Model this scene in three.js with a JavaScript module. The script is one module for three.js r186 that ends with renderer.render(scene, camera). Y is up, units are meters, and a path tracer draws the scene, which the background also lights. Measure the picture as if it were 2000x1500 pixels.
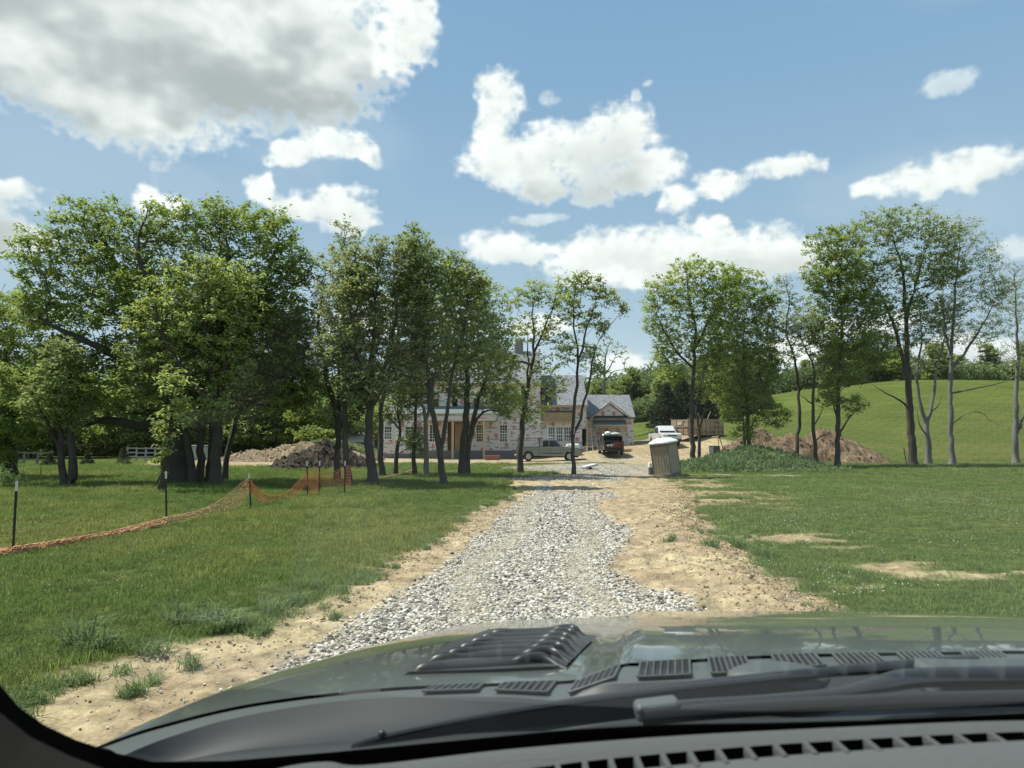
import * as THREE from 'three';
import { mergeGeometries } from 'three/addons/utils/BufferGeometryUtils.js';
import { RoundedBoxGeometry } from 'three/addons/geometries/RoundedBoxGeometry.js';

// ---------------------------------------------------------------- camera, sky, sun, exposure
const EYE = 1.95, FOCAL = 1387, PITCH = Math.atan(110 / FOCAL);
const scene = new THREE.Scene();
const camera = new THREE.PerspectiveCamera(2 * Math.atan(750 / FOCAL) * 180 / Math.PI, 4 / 3, 0.05, 3000);
camera.position.set(0, EYE, 0);
camera.rotation.x = PITCH;
camera.focus = 45;
camera.userData.fStop = 6.5;
const renderer = new THREE.WebGLRenderer({ antialias: true });
renderer.toneMapping = THREE.LinearToneMapping;
renderer.toneMappingExposure = 1.36;
renderer.shadowMap.enabled = true;

const SUN_AZ = -70 * Math.PI / 180, SUN_EL = 60 * Math.PI / 180;          // ahead of the car and to the left, high
const SUN = new THREE.Vector3(Math.sin(SUN_AZ) * Math.cos(SUN_EL), Math.sin(SUN_EL), -Math.cos(SUN_AZ) * Math.cos(SUN_EL));
const sunLight = new THREE.DirectionalLight(new THREE.Color(1, 0.955, 0.87), 5);
sunLight.name = 'sun';
sunLight.position.copy(SUN).multiplyScalar(200).add(new THREE.Vector3(0, 0, -50));
sunLight.target.position.set(0, 0, -50);
sunLight.castShadow = true;
Object.assign(sunLight.shadow.camera, { left: -120, right: 120, top: 120, bottom: -120, near: 1, far: 500 });
sunLight.shadow.mapSize.set(4096, 4096);
scene.add(sunLight, sunLight.target);

// ---------------------------------------------------------------- random numbers, noise
let seedState = 1;
const reseed = (n) => { seedState = (n * 2654435761) >>> 0; };
const rnd = () => { seedState = (seedState + 0x6d2b79f5) | 0; let t = Math.imul(seedState ^ (seedState >>> 15), 1 | seedState); t = (t + Math.imul(t ^ (t >>> 7), 61 | t)) ^ t; return ((t ^ (t >>> 14)) >>> 0) / 4294967296; };
const rr = (a, b) => a + (b - a) * rnd();
const gauss = () => { let s = 0; for (let i = 0; i < 4; i++) s += rnd(); return (s - 2) * 1.2; };
const clamp = (v, a = 0, b = 1) => v < a ? a : v > b ? b : v;
const mix = (a, b, t) => a + (b - a) * t;
const smooth = (a, b, v) => { const t = clamp((v - a) / (b - a)); return t * t * (3 - 2 * t); };
const hash2 = (x, y) => { let h = Math.imul(x, 374761393) + Math.imul(y, 668265263) | 0; h = Math.imul(h ^ (h >>> 13), 1274126177); return ((h ^ (h >>> 16)) >>> 0) / 4294967296; };
function vnoise(x, y) {                                                    // value noise, 0..1
  const xi = Math.floor(x), yi = Math.floor(y); let fx = x - xi, fy = y - yi;
  fx = fx * fx * (3 - 2 * fx); fy = fy * fy * (3 - 2 * fy);
  const a = hash2(xi, yi), b = hash2(xi + 1, yi), c = hash2(xi, yi + 1), d = hash2(xi + 1, yi + 1);
  return a + (b - a) * fx + (c - a) * fy + (a - b - c + d) * fx * fy;
}
const fbm = (x, y, n = 4) => { let s = 0, a = 0.5, t = 0; for (let i = 0; i < n; i++) { s += a * vnoise(x, y); t += a; a *= 0.5; x = x * 2.03 + 17.1; y = y * 2.03 + 9.7; } return s / t; };
const billow = (x, y, n = 4) => { let s = 0, a = 0.5, t = 0; for (let i = 0; i < n; i++) { s += a * (1 - Math.abs(2 * vnoise(x, y) - 1)); t += a; a *= 0.52; x = x * 2.1 + 31.7; y = y * 2.1 + 5.3; } return s / t; };

// A place measured in the photograph, at its real distance in front of the lens (z = -depth)
const V3 = (x, y, z) => new THREE.Vector3(x, y, z);
const cp = Math.cos(PITCH), sp = Math.sin(PITCH);
function ray(px, py) { const x = (px - 1000) / FOCAL, y = -(py - 750) / FOCAL; return V3(x, y * cp + sp, y * sp - cp); }
function at(px, py, depth) { const d = ray(px, py); return d.multiplyScalar(depth / -d.z).add(V3(0, EYE, 0)); }

// ---------------------------------------------------------------- the sky: air and fair-weather clouds
// cumulus groups: [azimuth, elevation, half width, half height] in degrees from the direction the car faces
const skyAt = (px, py, rx, ry) => { const d = ray(px, py).normalize(); return [Math.atan2(d.x, -d.z) * 57.2958, Math.asin(d.y) * 57.2958, rx / 22, ry / 21]; };
const cloudGroups = [
  // the large flat-based cloud, upper left
  { dark: 1.0, blobs: [[120, 60, 300, 120], [400, 60, 300, 120], [610, 90, 190, 90], [250, 190, 190, 80], [480, 170, 230, 75], [640, 150, 90, 60], [20, 130, 130, 80], [230, 240, 90, 55], [60, -40, 400, 110], [500, -30, 260, 90]] },
  { dark: 0.3, blobs: [[790, 70, 60, 75], [820, 30, 30, 35], [760, 120, 30, 30]] },
  { dark: 0.35, blobs: [[640, 285, 85, 34], [700, 300, 50, 26], [560, 300, 46, 24]] },
  { dark: 0.5, blobs: [[975, 190, 52, 50], [960, 250, 40, 50], [985, 315, 92, 50], [1100, 310, 120, 62], [1210, 270, 82, 62], [1260, 330, 76, 52], [1165, 370, 60, 34], [1060, 370, 50, 30]] },
  { dark: 0.35, blobs: [[1412, 365, 56, 28], [1322, 396, 36, 24], [1530, 328, 60, 20]] },
  { dark: 0.45, blobs: [[1810, 335, 90, 38], [1900, 325, 70, 32], [1690, 355, 34, 22]] },
  { dark: 0.42, blobs: [[1215, 490, 90, 54], [1130, 515, 80, 40], [1320, 490, 90, 46], [1420, 480, 70, 36], [1490, 495, 76, 54], [1570, 510, 60, 34], [1290, 530, 160, 34], [1400, 440, 44, 14]] },
  { dark: 0.5, blobs: [[975, 482, 70, 34], [1040, 495, 40, 18]] },
  { dark: 0.55, blobs: [[670, 410, 72, 40], [590, 412, 60, 28], [525, 372, 34, 34], [720, 430, 30, 22], [330, 392, 30, 24], [290, 375, 22, 24]] },
  { dark: 0.5, blobs: [[15, 392, 80, 30], [10, 480, 66, 40], [-60, 430, 80, 60]] },
  { dark: 0.2, blobs: [[1855, 160, 40, 20], [1243, 182, 15, 12], [1268, 157, 13, 8], [1072, 192, 22, 16], [1040, 430, 60, 12], [1985, 490, 46, 22]] },
  { dark: 0.4, blobs: [[1215, 722, 60, 36], [1250, 760, 120, 30], [1560, 690, 80, 28], [1700, 640, 90, 24], [1900, 690, 120, 30], [700, 640, 80, 30], [1050, 640, 70, 24]] },
].map((g) => ({ dark: g.dark, blobs: g.blobs.map((b) => skyAt(...b)) }));
reseed(77);
for (let i = 0; i < 46; i++) {                                             // the same sky goes on all round
  const az = -180 + 360 * (i + rnd()) / 46, el = i % 3 ? rr(6, 34) : rr(30, 75), w = rr(4, 11) / (0.45 + 0.55 * Math.cos(el / 57.3)), h = w * rr(0.32, 0.5);
  if (Math.abs(az) < 44 && el < 38) continue;
  cloudGroups.push({ dark: rr(0.4, 1.0), blobs: [[az, el, w, h], [az + w * rr(0.3, 0.8), el - h * 0.2, w * 0.7, h * 0.8], [az - w * rr(0.3, 0.8), el - h * 0.2, w * 0.6, h * 0.7]] });
}
for (const g of cloudGroups) {
  const b = g.blobs;
  g.box = [Math.min(...b.map((c) => c[0] - c[2] * 1.7)), Math.max(...b.map((c) => c[0] + c[2] * 1.7)), Math.min(...b.map((c) => c[1] - c[3] * 1.8)), Math.max(...b.map((c) => c[1] + c[3] * 1.8))];
}
function cloudBody(g, az, el) {
  let f = -1;
  for (const c of g.blobs) {
    const dx = (az - c[0]) / c[2]; if (dx > 2 || dx < -2) continue;
    let dy = (el - c[1]) / c[3]; if (dy < 0) dy *= 1.2; if (dy > 2 || dy < -2) continue;
    const v = 1 - dx * dx - dy * dy;
    f = f > v ? f + 0.18 * Math.max(0, v + 0.3) : v + 0.18 * Math.max(0, f + 0.3);
  }
  return f;
}
const SKY_W = 4096;
function skyTexture(W = 4096, H = 2048) {
  const data = new Float32Array(W * H * 4), sunAz = SUN_AZ * 57.2958, sunEl = SUN_EL * 57.2958;
  for (let row = 0; row < H; row++) {
    const el = (row + 0.5) / H * 180 - 90, se = Math.sin(el / 57.2958), ce = Math.cos(el / 57.2958);
    for (let col = 0; col < W; col++) {
      const i = (row * W + col) * 4; data[i + 3] = 1;
      if (el < 0) { data[i] = 0.22; data[i + 1] = 0.23; data[i + 2] = 0.14; continue; }
      const round = ((col + 0.5) / W - 0.5) * 2 * Math.PI, x = Math.cos(round) * ce, z = Math.sin(round) * ce, az = Math.atan2(x, -z) * 57.2958;
      // air
      const t = Math.pow(se, 0.5), cs = x * SUN.x + se * SUN.y + z * SUN.z;
      const glow = Math.pow(Math.max(0, cs), 7) * 0.17 + Math.pow(Math.max(0, cs), 60) * 0.7;
      let r = mix(0.60, 0.175, smooth(0, 0.9, t)) + glow, g = mix(0.72, 0.335, smooth(0, 0.92, t)) + glow * 0.97, b = mix(0.76, 0.545, smooth(0, 1, t)) + glow * 0.86;
      // thin high veil
      const veil = smooth(0.5, 0.78, fbm(az * 0.06 + 3, el * 0.14 + az * 0.02, 4)) * 0.16;
      r = mix(r, 0.72, veil); g = mix(g, 0.79, veil); b = mix(b, 0.84, veil);
      // clouds
      let wx = 0, wy = 0, n1 = 0, n2 = 0, n3 = 0, seen = false;
      for (const grp of cloudGroups) {
        const q = grp.box; if (el < q[2] || el > q[3] || az < q[0] || az > q[1]) continue;
        if (!seen) {
          seen = true;
          wx = (fbm(az * 0.22, el * 0.26 + 40, 3) - 0.5) * 3.4 + (fbm(az * 0.9 + 7, el * 0.95, 3) - 0.5) * 1.1;
          wy = (fbm(az * 0.22 + 91, el * 0.26, 3) - 0.5) * 2.4 + (fbm(az * 0.9, el * 0.95 + 23, 3) - 0.5) * 0.8;
          n1 = 0.62 * billow(az * 0.55 + 5, el * 0.75, 5) + 0.38 * fbm(az * 1.9, el * 2.3 + 11, 4);
          n2 = fbm(az * 1.3 + el * 0.5 + 50, el * 2.1 - az * 0.3, 5);
          n3 = fbm(az * 0.13 + 60, el * 0.24 + 3, 4);
        }
        const small = grp.blobs[0][2] < 3.2 ? 0.55 : 1, base = cloudBody(grp, az + wx * small, el + wy * small);
        if (base < -0.75) continue;
        const f = base * 0.95 + (n1 - 0.58) * 1.45 + (n2 - 0.5) * 0.5, a = smooth(-0.12, 0.8, f);
        if (a <= 0) continue;
        // light from the sun's side, through the depth of the cloud
        let thick = 0;
        const dx = clamp((sunAz - az) * 0.02, -0.6, 0.6), dy = 0.9;
        for (let s = 1; s <= 4; s++) { const st = s * 1.05 * Math.min(1.6, grp.blobs[0][3] * 0.45); thick += clamp(cloudBody(grp, az + wx * small * 0.7 + dx * st, el + wy * small * 0.7 + dy * st) + (n1 - 0.56) * 0.8 + (n2 - 0.5) * 0.25, 0, 1.2); }
        thick *= mix(0.12, 1.35, smooth(0.32, 0.66, n3)) * smooth(0.05, 0.95, f);
        const lit = Math.exp(-thick * 0.50 * grp.dark) * (0.93 + 0.5 * (n1 - 0.56) + 0.3 * (n2 - 0.5));
        const shade = clamp(lit, 0, 1.12), cr = mix(0.40, 0.98, shade), cg = mix(0.45, 1.01, shade), cb = mix(0.455, 0.99, shade);
        const low = smooth(0, 9, el), alpha = a * mix(0.45, 0.97, low) * (grp.dark < 0.25 ? 0.55 : 1);
        r = mix(r, cr, alpha); g = mix(g, cg, alpha); b = mix(b, cb, alpha);
      }
      data[i] = r * 0.82; data[i + 1] = g * 0.83; data[i + 2] = b * 0.82;
    }
  }
  const tex = new THREE.DataTexture(data, W, H, THREE.RGBAFormat, THREE.FloatType);
  tex.mapping = THREE.EquirectangularReflectionMapping; tex.magFilter = THREE.LinearFilter; tex.needsUpdate = true;
  return tex;
}
scene.background = scene.environment = skyTexture(SKY_W, SKY_W / 2);

// ---------------------------------------------------------------- helpers for things, parts and materials
const taken = {};
const numbered = (name) => { const n = taken[name] = (taken[name] ?? -1) + 1; return n ? name + '_' + String(n).padStart(3, '0') : name; };
function tag(o, label, category, group, kind) {
  if (label) o.userData.label = label;
  if (category) o.userData.category = category;
  if (group) o.userData.group = group;
  if (kind) o.userData.kind = kind;
  return o;
}
function thing(name, label, category, pos = [0, 0, 0], turn = 0, group) {
  const g = new THREE.Group(); g.name = numbered(name); g.position.set(...pos); g.rotation.y = turn; scene.add(g);
  return tag(g, label, category, group);
}
function part(name, geo, mat, parent) {
  const list = Array.isArray(geo) ? geo : [geo];
  const g = list.length > 1 ? mergeGeometries(list.map((q) => { const c = q.index ? q.toNonIndexed() : q; for (const k of Object.keys(c.attributes)) if (!['position', 'normal', 'uv'].includes(k)) c.deleteAttribute(k); return c; })) : list[0];
  const m = new THREE.Mesh(g, mat); m.name = parent === scene ? numbered(name) : name; m.castShadow = m.receiveShadow = true;
  parent.add(m); return m;
}
const structure = (name, geo, mat) => tag(part(name, geo, mat, scene), null, null, null, 'structure');
const std = (r, g, b, rough = 0.8, more = {}) => new THREE.MeshPhysicalMaterial({ color: new THREE.Color().setRGB(r, g, b), roughness: rough, ...more });
const box = (x0, x1, y0, y1, z0, z1) => { const g = new THREE.BoxGeometry(x1 - x0, y1 - y0, z1 - z0); g.translate((x0 + x1) / 2, (y0 + y1) / 2, (z0 + z1) / 2); return g; };
const rbox = (x0, x1, y0, y1, z0, z1, r = 0.02, s = 2) => { const g = new RoundedBoxGeometry(x1 - x0, y1 - y0, z1 - z0, s, r); g.translate((x0 + x1) / 2, (y0 + y1) / 2, (z0 + z1) / 2); return g; };
function bar(a, b, r, sides = 6, r2 = r) {
  const d = b.clone().sub(a), g = new THREE.CylinderGeometry(r2, r, d.length(), sides);
  g.applyQuaternion(new THREE.Quaternion().setFromUnitVectors(V3(0, 1, 0), d.clone().normalize()));
  const m = a.clone().add(b).multiplyScalar(0.5); g.translate(m.x, m.y, m.z); return g;
}
function quad(a, b, c, d, uv = [0, 0, 1, 0, 1, 1, 0, 1]) {
  const g = new THREE.BufferGeometry();
  g.setAttribute('position', new THREE.Float32BufferAttribute([...a, ...b, ...c, ...d].map((v) => v), 3));
  g.setAttribute('uv', new THREE.Float32BufferAttribute(uv, 2)); g.setIndex([0, 1, 2, 0, 2, 3]); g.computeVertexNormals(); return g;
}
function extrude(points, depth, bevel = 0, holes = []) {                    // outline in x, y; depth along z
  const s = new THREE.Shape(points.map((p) => new THREE.Vector2(...p)));
  for (const h of holes) s.holes.push(new THREE.Path(h.map((p) => new THREE.Vector2(...p))));
  return new THREE.ExtrudeGeometry(s, { depth, bevelEnabled: bevel > 0, bevelThickness: bevel, bevelSize: bevel, bevelSegments: 2, curveSegments: 8 });
}
function dataTex(n, fn, srgb = false, m = n) {
  const d = new Uint8Array(n * m * 4);
  for (let y = 0; y < m; y++) for (let x = 0; x < n; x++) { const c = fn(x / n, y / m), i = (y * n + x) * 4; d[i] = clamp(c[0]) * 255; d[i + 1] = clamp(c[1]) * 255; d[i + 2] = clamp(c[2]) * 255; d[i + 3] = 255; }
  const t = new THREE.DataTexture(d, n, m); t.wrapS = t.wrapT = THREE.RepeatWrapping; t.magFilter = THREE.LinearFilter; t.needsUpdate = true;
  if (srgb) t.colorSpace = THREE.SRGBColorSpace;
  return t;
}
// noise that tiles over the unit square
function tileNoise(u, v, f, n = 4) { let s = 0, a = 0.5, t = 0; for (let i = 0; i < n; i++) { const x = u * f, y = v * f, xi = Math.floor(x), yi = Math.floor(y); let fx = x - xi, fy = y - yi; fx = fx * fx * (3 - 2 * fx); fy = fy * fy * (3 - 2 * fy); const w = (q) => ((q % f) + f) % f, o = i * 57; const p = hash2(w(xi) + o, w(yi)), q = hash2(w(xi + 1) + o, w(yi)), r = hash2(w(xi) + o, w(yi + 1)), z = hash2(w(xi + 1) + o, w(yi + 1)); s += a * (p + (q - p) * fx + (r - p) * fy + (p - q - r + z) * fx * fy); t += a; a *= 0.55; f *= 2; } return s / t; }
const grainTex = dataTex(512, (u, v) => { const n = 0.62 + 0.75 * (tileNoise(u, v, 12, 6) - 0.5) + 0.3 * (tileNoise(u, v, 96, 2) - 0.5); return [n, n, n]; });
const bumpTex = dataTex(512, (u, v) => { const n = tileNoise(u, v, 10, 6); return [n, n, n]; });
// ---------------------------------------------------------------- the lie of the land
const lerpTable = (t, v) => { if (v <= t[0][0]) return t[0][1]; for (let i = 1; i < t.length; i++) if (v <= t[i][0]) return mix(t[i - 1][1], t[i][1], smooth(t[i - 1][0], t[i][0], v)); return t[t.length - 1][1]; };
const hillCrest = [[-60, 0.4], [0, 1.2], [14, 2.2], [22, 4.2], [30, 6.4], [38, 8.2], [48, 10.4], [58, 11.8], [72, 13.0], [96, 12.8], [130, 12], [200, 9]];
function edgeTable(rows) {                                                  // [row in the photo, left, right] -> [distance, x left, x right] on the flat ground
  return rows.map(([py, a, b]) => { const d = ray(1000, py), dist = EYE / -d.y * -d.z; return [dist, at(a, py, dist).x, at(b, py, dist).x]; }).sort((p, q) => p[0] - q[0]);
}
const gravelEdges = edgeTable([[1500, 240, 1700], [1400, 385, 1560], [1300, 555, 1460], [1250, 640, 1420], [1200, 715, 1400], [1170, 760, 1335], [1140, 812, 1235], [1110, 860, 1190], [1085, 890, 1190], [1060, 920, 1218], [1035, 950, 1222], [1005, 980, 1180], [980, 1005, 1165], [960, 1040, 1205], [948, 1050, 1240], [935, 1060, 1262], [925, 1090, 1275], [915, 1120, 1290], [908, 1140, 1282]]);
const bareEdges = edgeTable([[1500, -160, 1900], [1450, -110, 1850], [1400, 0, 1800], [1350, 80, 1760], [1310, 165, 1740], [1270, 330, 1720], [1230, 490, 1700], [1195, 572, 1665], [1170, 628, 1605], [1140, 672, 1550], [1110, 725, 1500], [1080, 790, 1450], [1050, 848, 1400], [1020, 898, 1372], [990, 945, 1365], [970, 985, 1365], [955, 1000, 1350], [940, 1005, 1310], [925, 1085, 1300], [908, 1135, 1290]]);
function edgesAt(table, dist) { const n = table.length; if (dist <= table[0][0]) return [table[0][1], table[0][2]]; for (let i = 1; i < n; i++) if (dist <= table[i][0]) { const t = (dist - table[i - 1][0]) / (table[i][0] - table[i - 1][0]); return [mix(table[i - 1][1], table[i][1], t), mix(table[i - 1][2], table[i][2], t)]; } return null; }
const inset = (e, x) => e ? Math.min(x - e[0], e[1] - x) : -9;              // metres inside (+) or outside (-)
const padBack = (x, z) => {                                                 // the building site round the house: bare sand and stone
  const d = -z;
  const front = x < 8 ? 61 + 0.05 * Math.max(0, -x) : x < 14 ? mix(61, 53, smooth(7, 13, x)) : 53 + (x - 14) * 1.6;
  const right = 23 - Math.max(0, 66 - d) * 0.75 - Math.max(0, d - 74) * 0.35, left = d < 58 ? 4 : -17 - Math.max(0, d - 66) * 0.7;
  return Math.min(d - front, (right - x) * 0.8, x - left, 87 - d);
};
const leftSand = (x, z) => 1 - Math.hypot((x + 22.5) / 9.5, (z + 62) / 9);  // the scraped bank behind the dark mound
function cover(x, z) {                                                      // [gravel, bare earth] shares, 0..1
  const d = -z, n = fbm(x * 0.55, z * 0.55, 4) - 0.5, n2 = fbm(x * 2.1 + 9, z * 2.1, 3) - 0.5;
  const wide = clamp(d / 14, 0.5, 2.4);
  const ge = d < 55 ? inset(edgesAt(gravelEdges, d), x) : -9, be = d < 55 ? inset(edgesAt(bareEdges, d), x) : -9;
  let g = smooth(-0.22, 0.3, ge + n * 0.9 * wide * 0.6 + n2 * 0.5);
  let b = smooth(-0.3, 0.35, be + n * 1.5 * wide * 0.6 + n2 * 0.9);
  // the sandy streaks that cross the stone between the wheel tracks
  const streak = smooth(0.1, 0.24, fbm(x * 0.42 + 3, z * 0.16 + 8, 4) - 0.42 + 0.13 * smooth(9, 15, d) + 0.07 * smooth(15, 22, d) - 0.1 * smooth(10, 6, d));
  g *= 1 - 0.85 * streak;
  // the stone mouth where the drive crosses the culvert, and the turning pad
  const mouth = smooth(-0.6, 0.6, 1.0 - Math.hypot((x - 5.6) / 5.4, (z + 51) / 6.2) + n * 0.5); g = Math.max(g, mouth * 0.95); b = Math.max(b, mouth);
  const spur = smooth(-0.3, 0.4, 1 - Math.hypot((x - 13.2) / 4.2, (z + 41.5) / 0.9) + n); g = Math.max(g, spur * 0.8); b = Math.max(b, spur);
  const spurL = smooth(-0.3, 0.4, 1 - Math.hypot((x - 1.2) / 2.2, (z + 36) / 1.4) + n); g = Math.max(g, spurL * 0.8); b = Math.max(b, spurL);
  const pad = smooth(-0.8, 0.8, padBack(x, z) + n * 3); b = Math.max(b, pad);
  g = Math.max(g, pad * smooth(0.42, 0.6, fbm(x * 0.3 + 40, z * 0.4, 3)) * 0.5 * smooth(-74, -64, z));
  b = Math.max(b, smooth(-0.1, 0.15, leftSand(x, z) + n * 0.5));
  // worn patches in the right-hand grass
  if (x > 2 && d < 50) b = Math.max(b, smooth(0.70, 0.82, fbm(x * 0.5 + 70, z * 1.15, 4) + 0.12 * smooth(7, 0, x - (edgesAt(bareEdges, Math.min(d, 48))[1])) - 0.05) * 0.8);
  if (x > 0 && d > 16 && d < 44) { const e = edgesAt(bareEdges, d)[1], zone = smooth(5, 0.3, x - e) * smooth(16, 23, d) * smooth(43, 38, d); b = Math.max(b, zone * smooth(0.40, 0.56, fbm(x * 0.45 + 11, z * 1.5, 4)) * 0.85); }
  return [g, b];
}
function height(x, z) {
  const d = -z;
  let h = lerpTable(hillCrest, x) * (d < 136 ? Math.sin(clamp((d - 58) / 78) * Math.PI / 2) ** 1.25 : 1 - 0.25 * smooth(136, 320, d)) * smooth(4, 24, x + (d - 60) * 0.1);
  h += 1.0 * smooth(60, 80, d) * smooth(2, 10, x) * smooth(34, 22, x);                    // the pad climbs towards the garage
  h += 0.5 * smooth(80, 130, d) * smooth(10, -10, x);
  h += (fbm(x * 0.09, z * 0.09, 3) - 0.5) * 0.35 * smooth(14, 40, d) * smooth(-70, -62, z + (x > 14 ? 40 : 0));
  h += (fbm(x * 0.7, z * 0.7, 2) - 0.5) * 0.06;
  return h;
}
function roughness(x, z, b, g) {                                            // clods and ruts of the bare verge
  const d = -z; if (d > 60 || b < 0.05) return 0;
  const lumps = (billow(x * 1.7 + 3, z * 1.7, 4) - 0.55) * 0.15 + (fbm(x * 4.5, z * 4.5, 3) - 0.5) * 0.11;
  const e = edgesAt(bareEdges, Math.min(d, 50)), berm = Math.exp(-(((x - e[1] + 0.7) / 0.8) ** 2)) * 0.10 * smooth(30, 16, d);
  return (lumps * (1 - 0.75 * g) * (x > 1.5 ? 1.1 : 0.75) + berm - 0.03) * b;
}
const groundY = (x, z) => { const [g, b] = cover(x, z); return height(x, z) + roughness(x, z, b, g); };

// vertex colours tell grass, earth and stone dust apart; the grain map adds texture
function axis(list) { const out = []; for (let i = 1; i < list.length; i++) { const [a, s] = list[i - 1], b = list[i][0], n = Math.max(1, Math.round((b - a) / s)); for (let k = 0; k < n; k++) out.push(a + (b - a) * k / n); } out.push(list[list.length - 1][0]); return out; }
function sheet(xs, zs) {
  const nx = xs.length, nz = zs.length, pos = new Float32Array(nx * nz * 3), col = new Float32Array(nx * nz * 3), uv = new Float32Array(nx * nz * 2), idx = [];
  for (let j = 0; j < nz; j++) for (let i = 0; i < nx; i++) {
    const x = xs[i], z = zs[j], k = j * nx + i, [g, b] = cover(x, z), far = smooth(60, 110, -z);
    pos.set([x, height(x, z) + roughness(x, z, b, g), z], k * 3); uv.set([x * 0.55, z * 0.55], k * 2);
    const n = fbm(x * 0.8 + 5, z * 0.8, 3), n2 = fbm(x * 0.15, z * 0.15 + 30, 3), n3 = fbm(x * 6, z * 6, 2);
    // sward: soil and thatch seen between the blades; on the hill the hay field itself
    const dry = smooth(0.45, 0.75, n2 * 0.6 + n * 0.4);
    let r = mix(mix(0.088, 0.125, dry), 0.098, far), gg = mix(mix(0.112, 0.130, dry), 0.126, far), bl = mix(mix(0.034, 0.044, dry), 0.034, far);
    const bands = 1 + far * (0.55 * (fbm(x * 0.03 + z * 0.02, z * 0.22 - x * 0.05, 4) - 0.5) + 0.45 * (fbm(x * 0.35, z * 0.5 + 3, 3) - 0.5) + 0.3 * (hash2(i, j) - 0.5)); r *= bands; gg *= bands; bl *= bands;
    // earth: pale yellow sand to pinkish clay
    const clay = smooth(0.42, 0.62, n * 0.5 + n2 * 0.5 + (x > e1(z) - 2.2 ? 0.1 : 0) + (x < 0 ? 0.06 : 0)), er = mix(0.455, 0.375, clay) * (0.9 + 0.3 * (n3 - 0.5)), eg = mix(0.37, 0.292, clay) * (0.9 + 0.3 * (n3 - 0.5)), eb = mix(0.222, 0.180, clay) * (0.9 + 0.3 * (n3 - 0.5));
    r = mix(r, er, b); gg = mix(gg, eg, b); bl = mix(bl, eb, b);
    // crushed stone bed
    const st = 0.27 + 0.22 * (n3 - 0.5) + 0.14 * (n - 0.5), s = g * 0.9;
    r = mix(r, st * 1.04, s); gg = mix(gg, st, s); bl = mix(bl, st * 0.88, s);
    col.set([r, gg, bl], k * 3);
    if (i && j) idx.push(k - nx - 1, k - 1, k, k - nx - 1, k, k - nx);
  }
  const geo = new THREE.BufferGeometry();
  geo.setAttribute('position', new THREE.BufferAttribute(pos, 3)); geo.setAttribute('color', new THREE.BufferAttribute(col, 3)); geo.setAttribute('uv', new THREE.BufferAttribute(uv, 2));
  geo.setIndex(idx); geo.computeVertexNormals(); return geo;
}
const e1 = (z) => edgesAt(bareEdges, Math.min(-z, 50))[1];
const groundMat = new THREE.MeshPhysicalMaterial({ vertexColors: true, map: grainTex, roughness: 1, specularIntensity: 0, bumpMap: bumpTex, bumpScale: 0.05 });
groundMat.color.setRGB(1.5, 1.5, 1.5);
{
  const xs = axis([[-420, 12], [-120, 3], [-40, 1], [-16, 0.35], [-6, 0.11], [6, 0.2], [14, 0.5], [30, 1.5], [110, 6], [420]]);
  const zs = axis([[-700, 20], [-220, 5], [-100, 1.4], [-62, 0.55], [-32, 0.24], [-17, 0.1], [-4, 0.5], [12, 6], [60]]);
  structure('ground', sheet(xs, zs), groundMat);
}

// ---------------------------------------------------------------- crushed stone on the drive (too many to count)
function stoneGeo(seed) {
  reseed(seed); const g = new THREE.IcosahedronGeometry(1, 1), p = g.attributes.position, map = new Map();
  for (let i = 0; i < p.count; i++) { const key = [p.getX(i), p.getY(i), p.getZ(i)].map((v) => v.toFixed(3)).join(); if (!map.has(key)) map.set(key, rr(0.72, 1.18)); const s = map.get(key); p.setXYZ(i, p.getX(i) * s, p.getY(i) * s * 0.62, p.getZ(i) * s * 0.8); }
  g.computeVertexNormals(); return g;
}
function scatter(name, geos, mat, spots, place, kindLabel, category) {      // one object of uncountable pieces; each variant is a child
  const root = new THREE.Group(); root.name = name; root.userData = { kind: 'stuff', label: kindLabel, category }; scene.add(root);
  const m = new THREE.Matrix4(), q = new THREE.Quaternion(), e = new THREE.Euler(), pv = V3(), sv = V3(), c = new THREE.Color();
  geos.forEach((geo, gi) => {
    const mine = spots.filter((_, i) => i % geos.length === gi), im = new THREE.InstancedMesh(geo, mat, mine.length); im.name = name; im.userData.kind = 'stuff';
    mine.forEach((s, i) => { place(s, pv, e, sv, c); q.setFromEuler(e); im.setMatrixAt(i, m.compose(pv, q, sv)); im.setColorAt(i, c); });
    root.add(im);
  });
  return root;
}
const stoneMat = new THREE.MeshPhysicalMaterial({ roughness: 0.95, specularIntensity: 0.4 });
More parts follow.
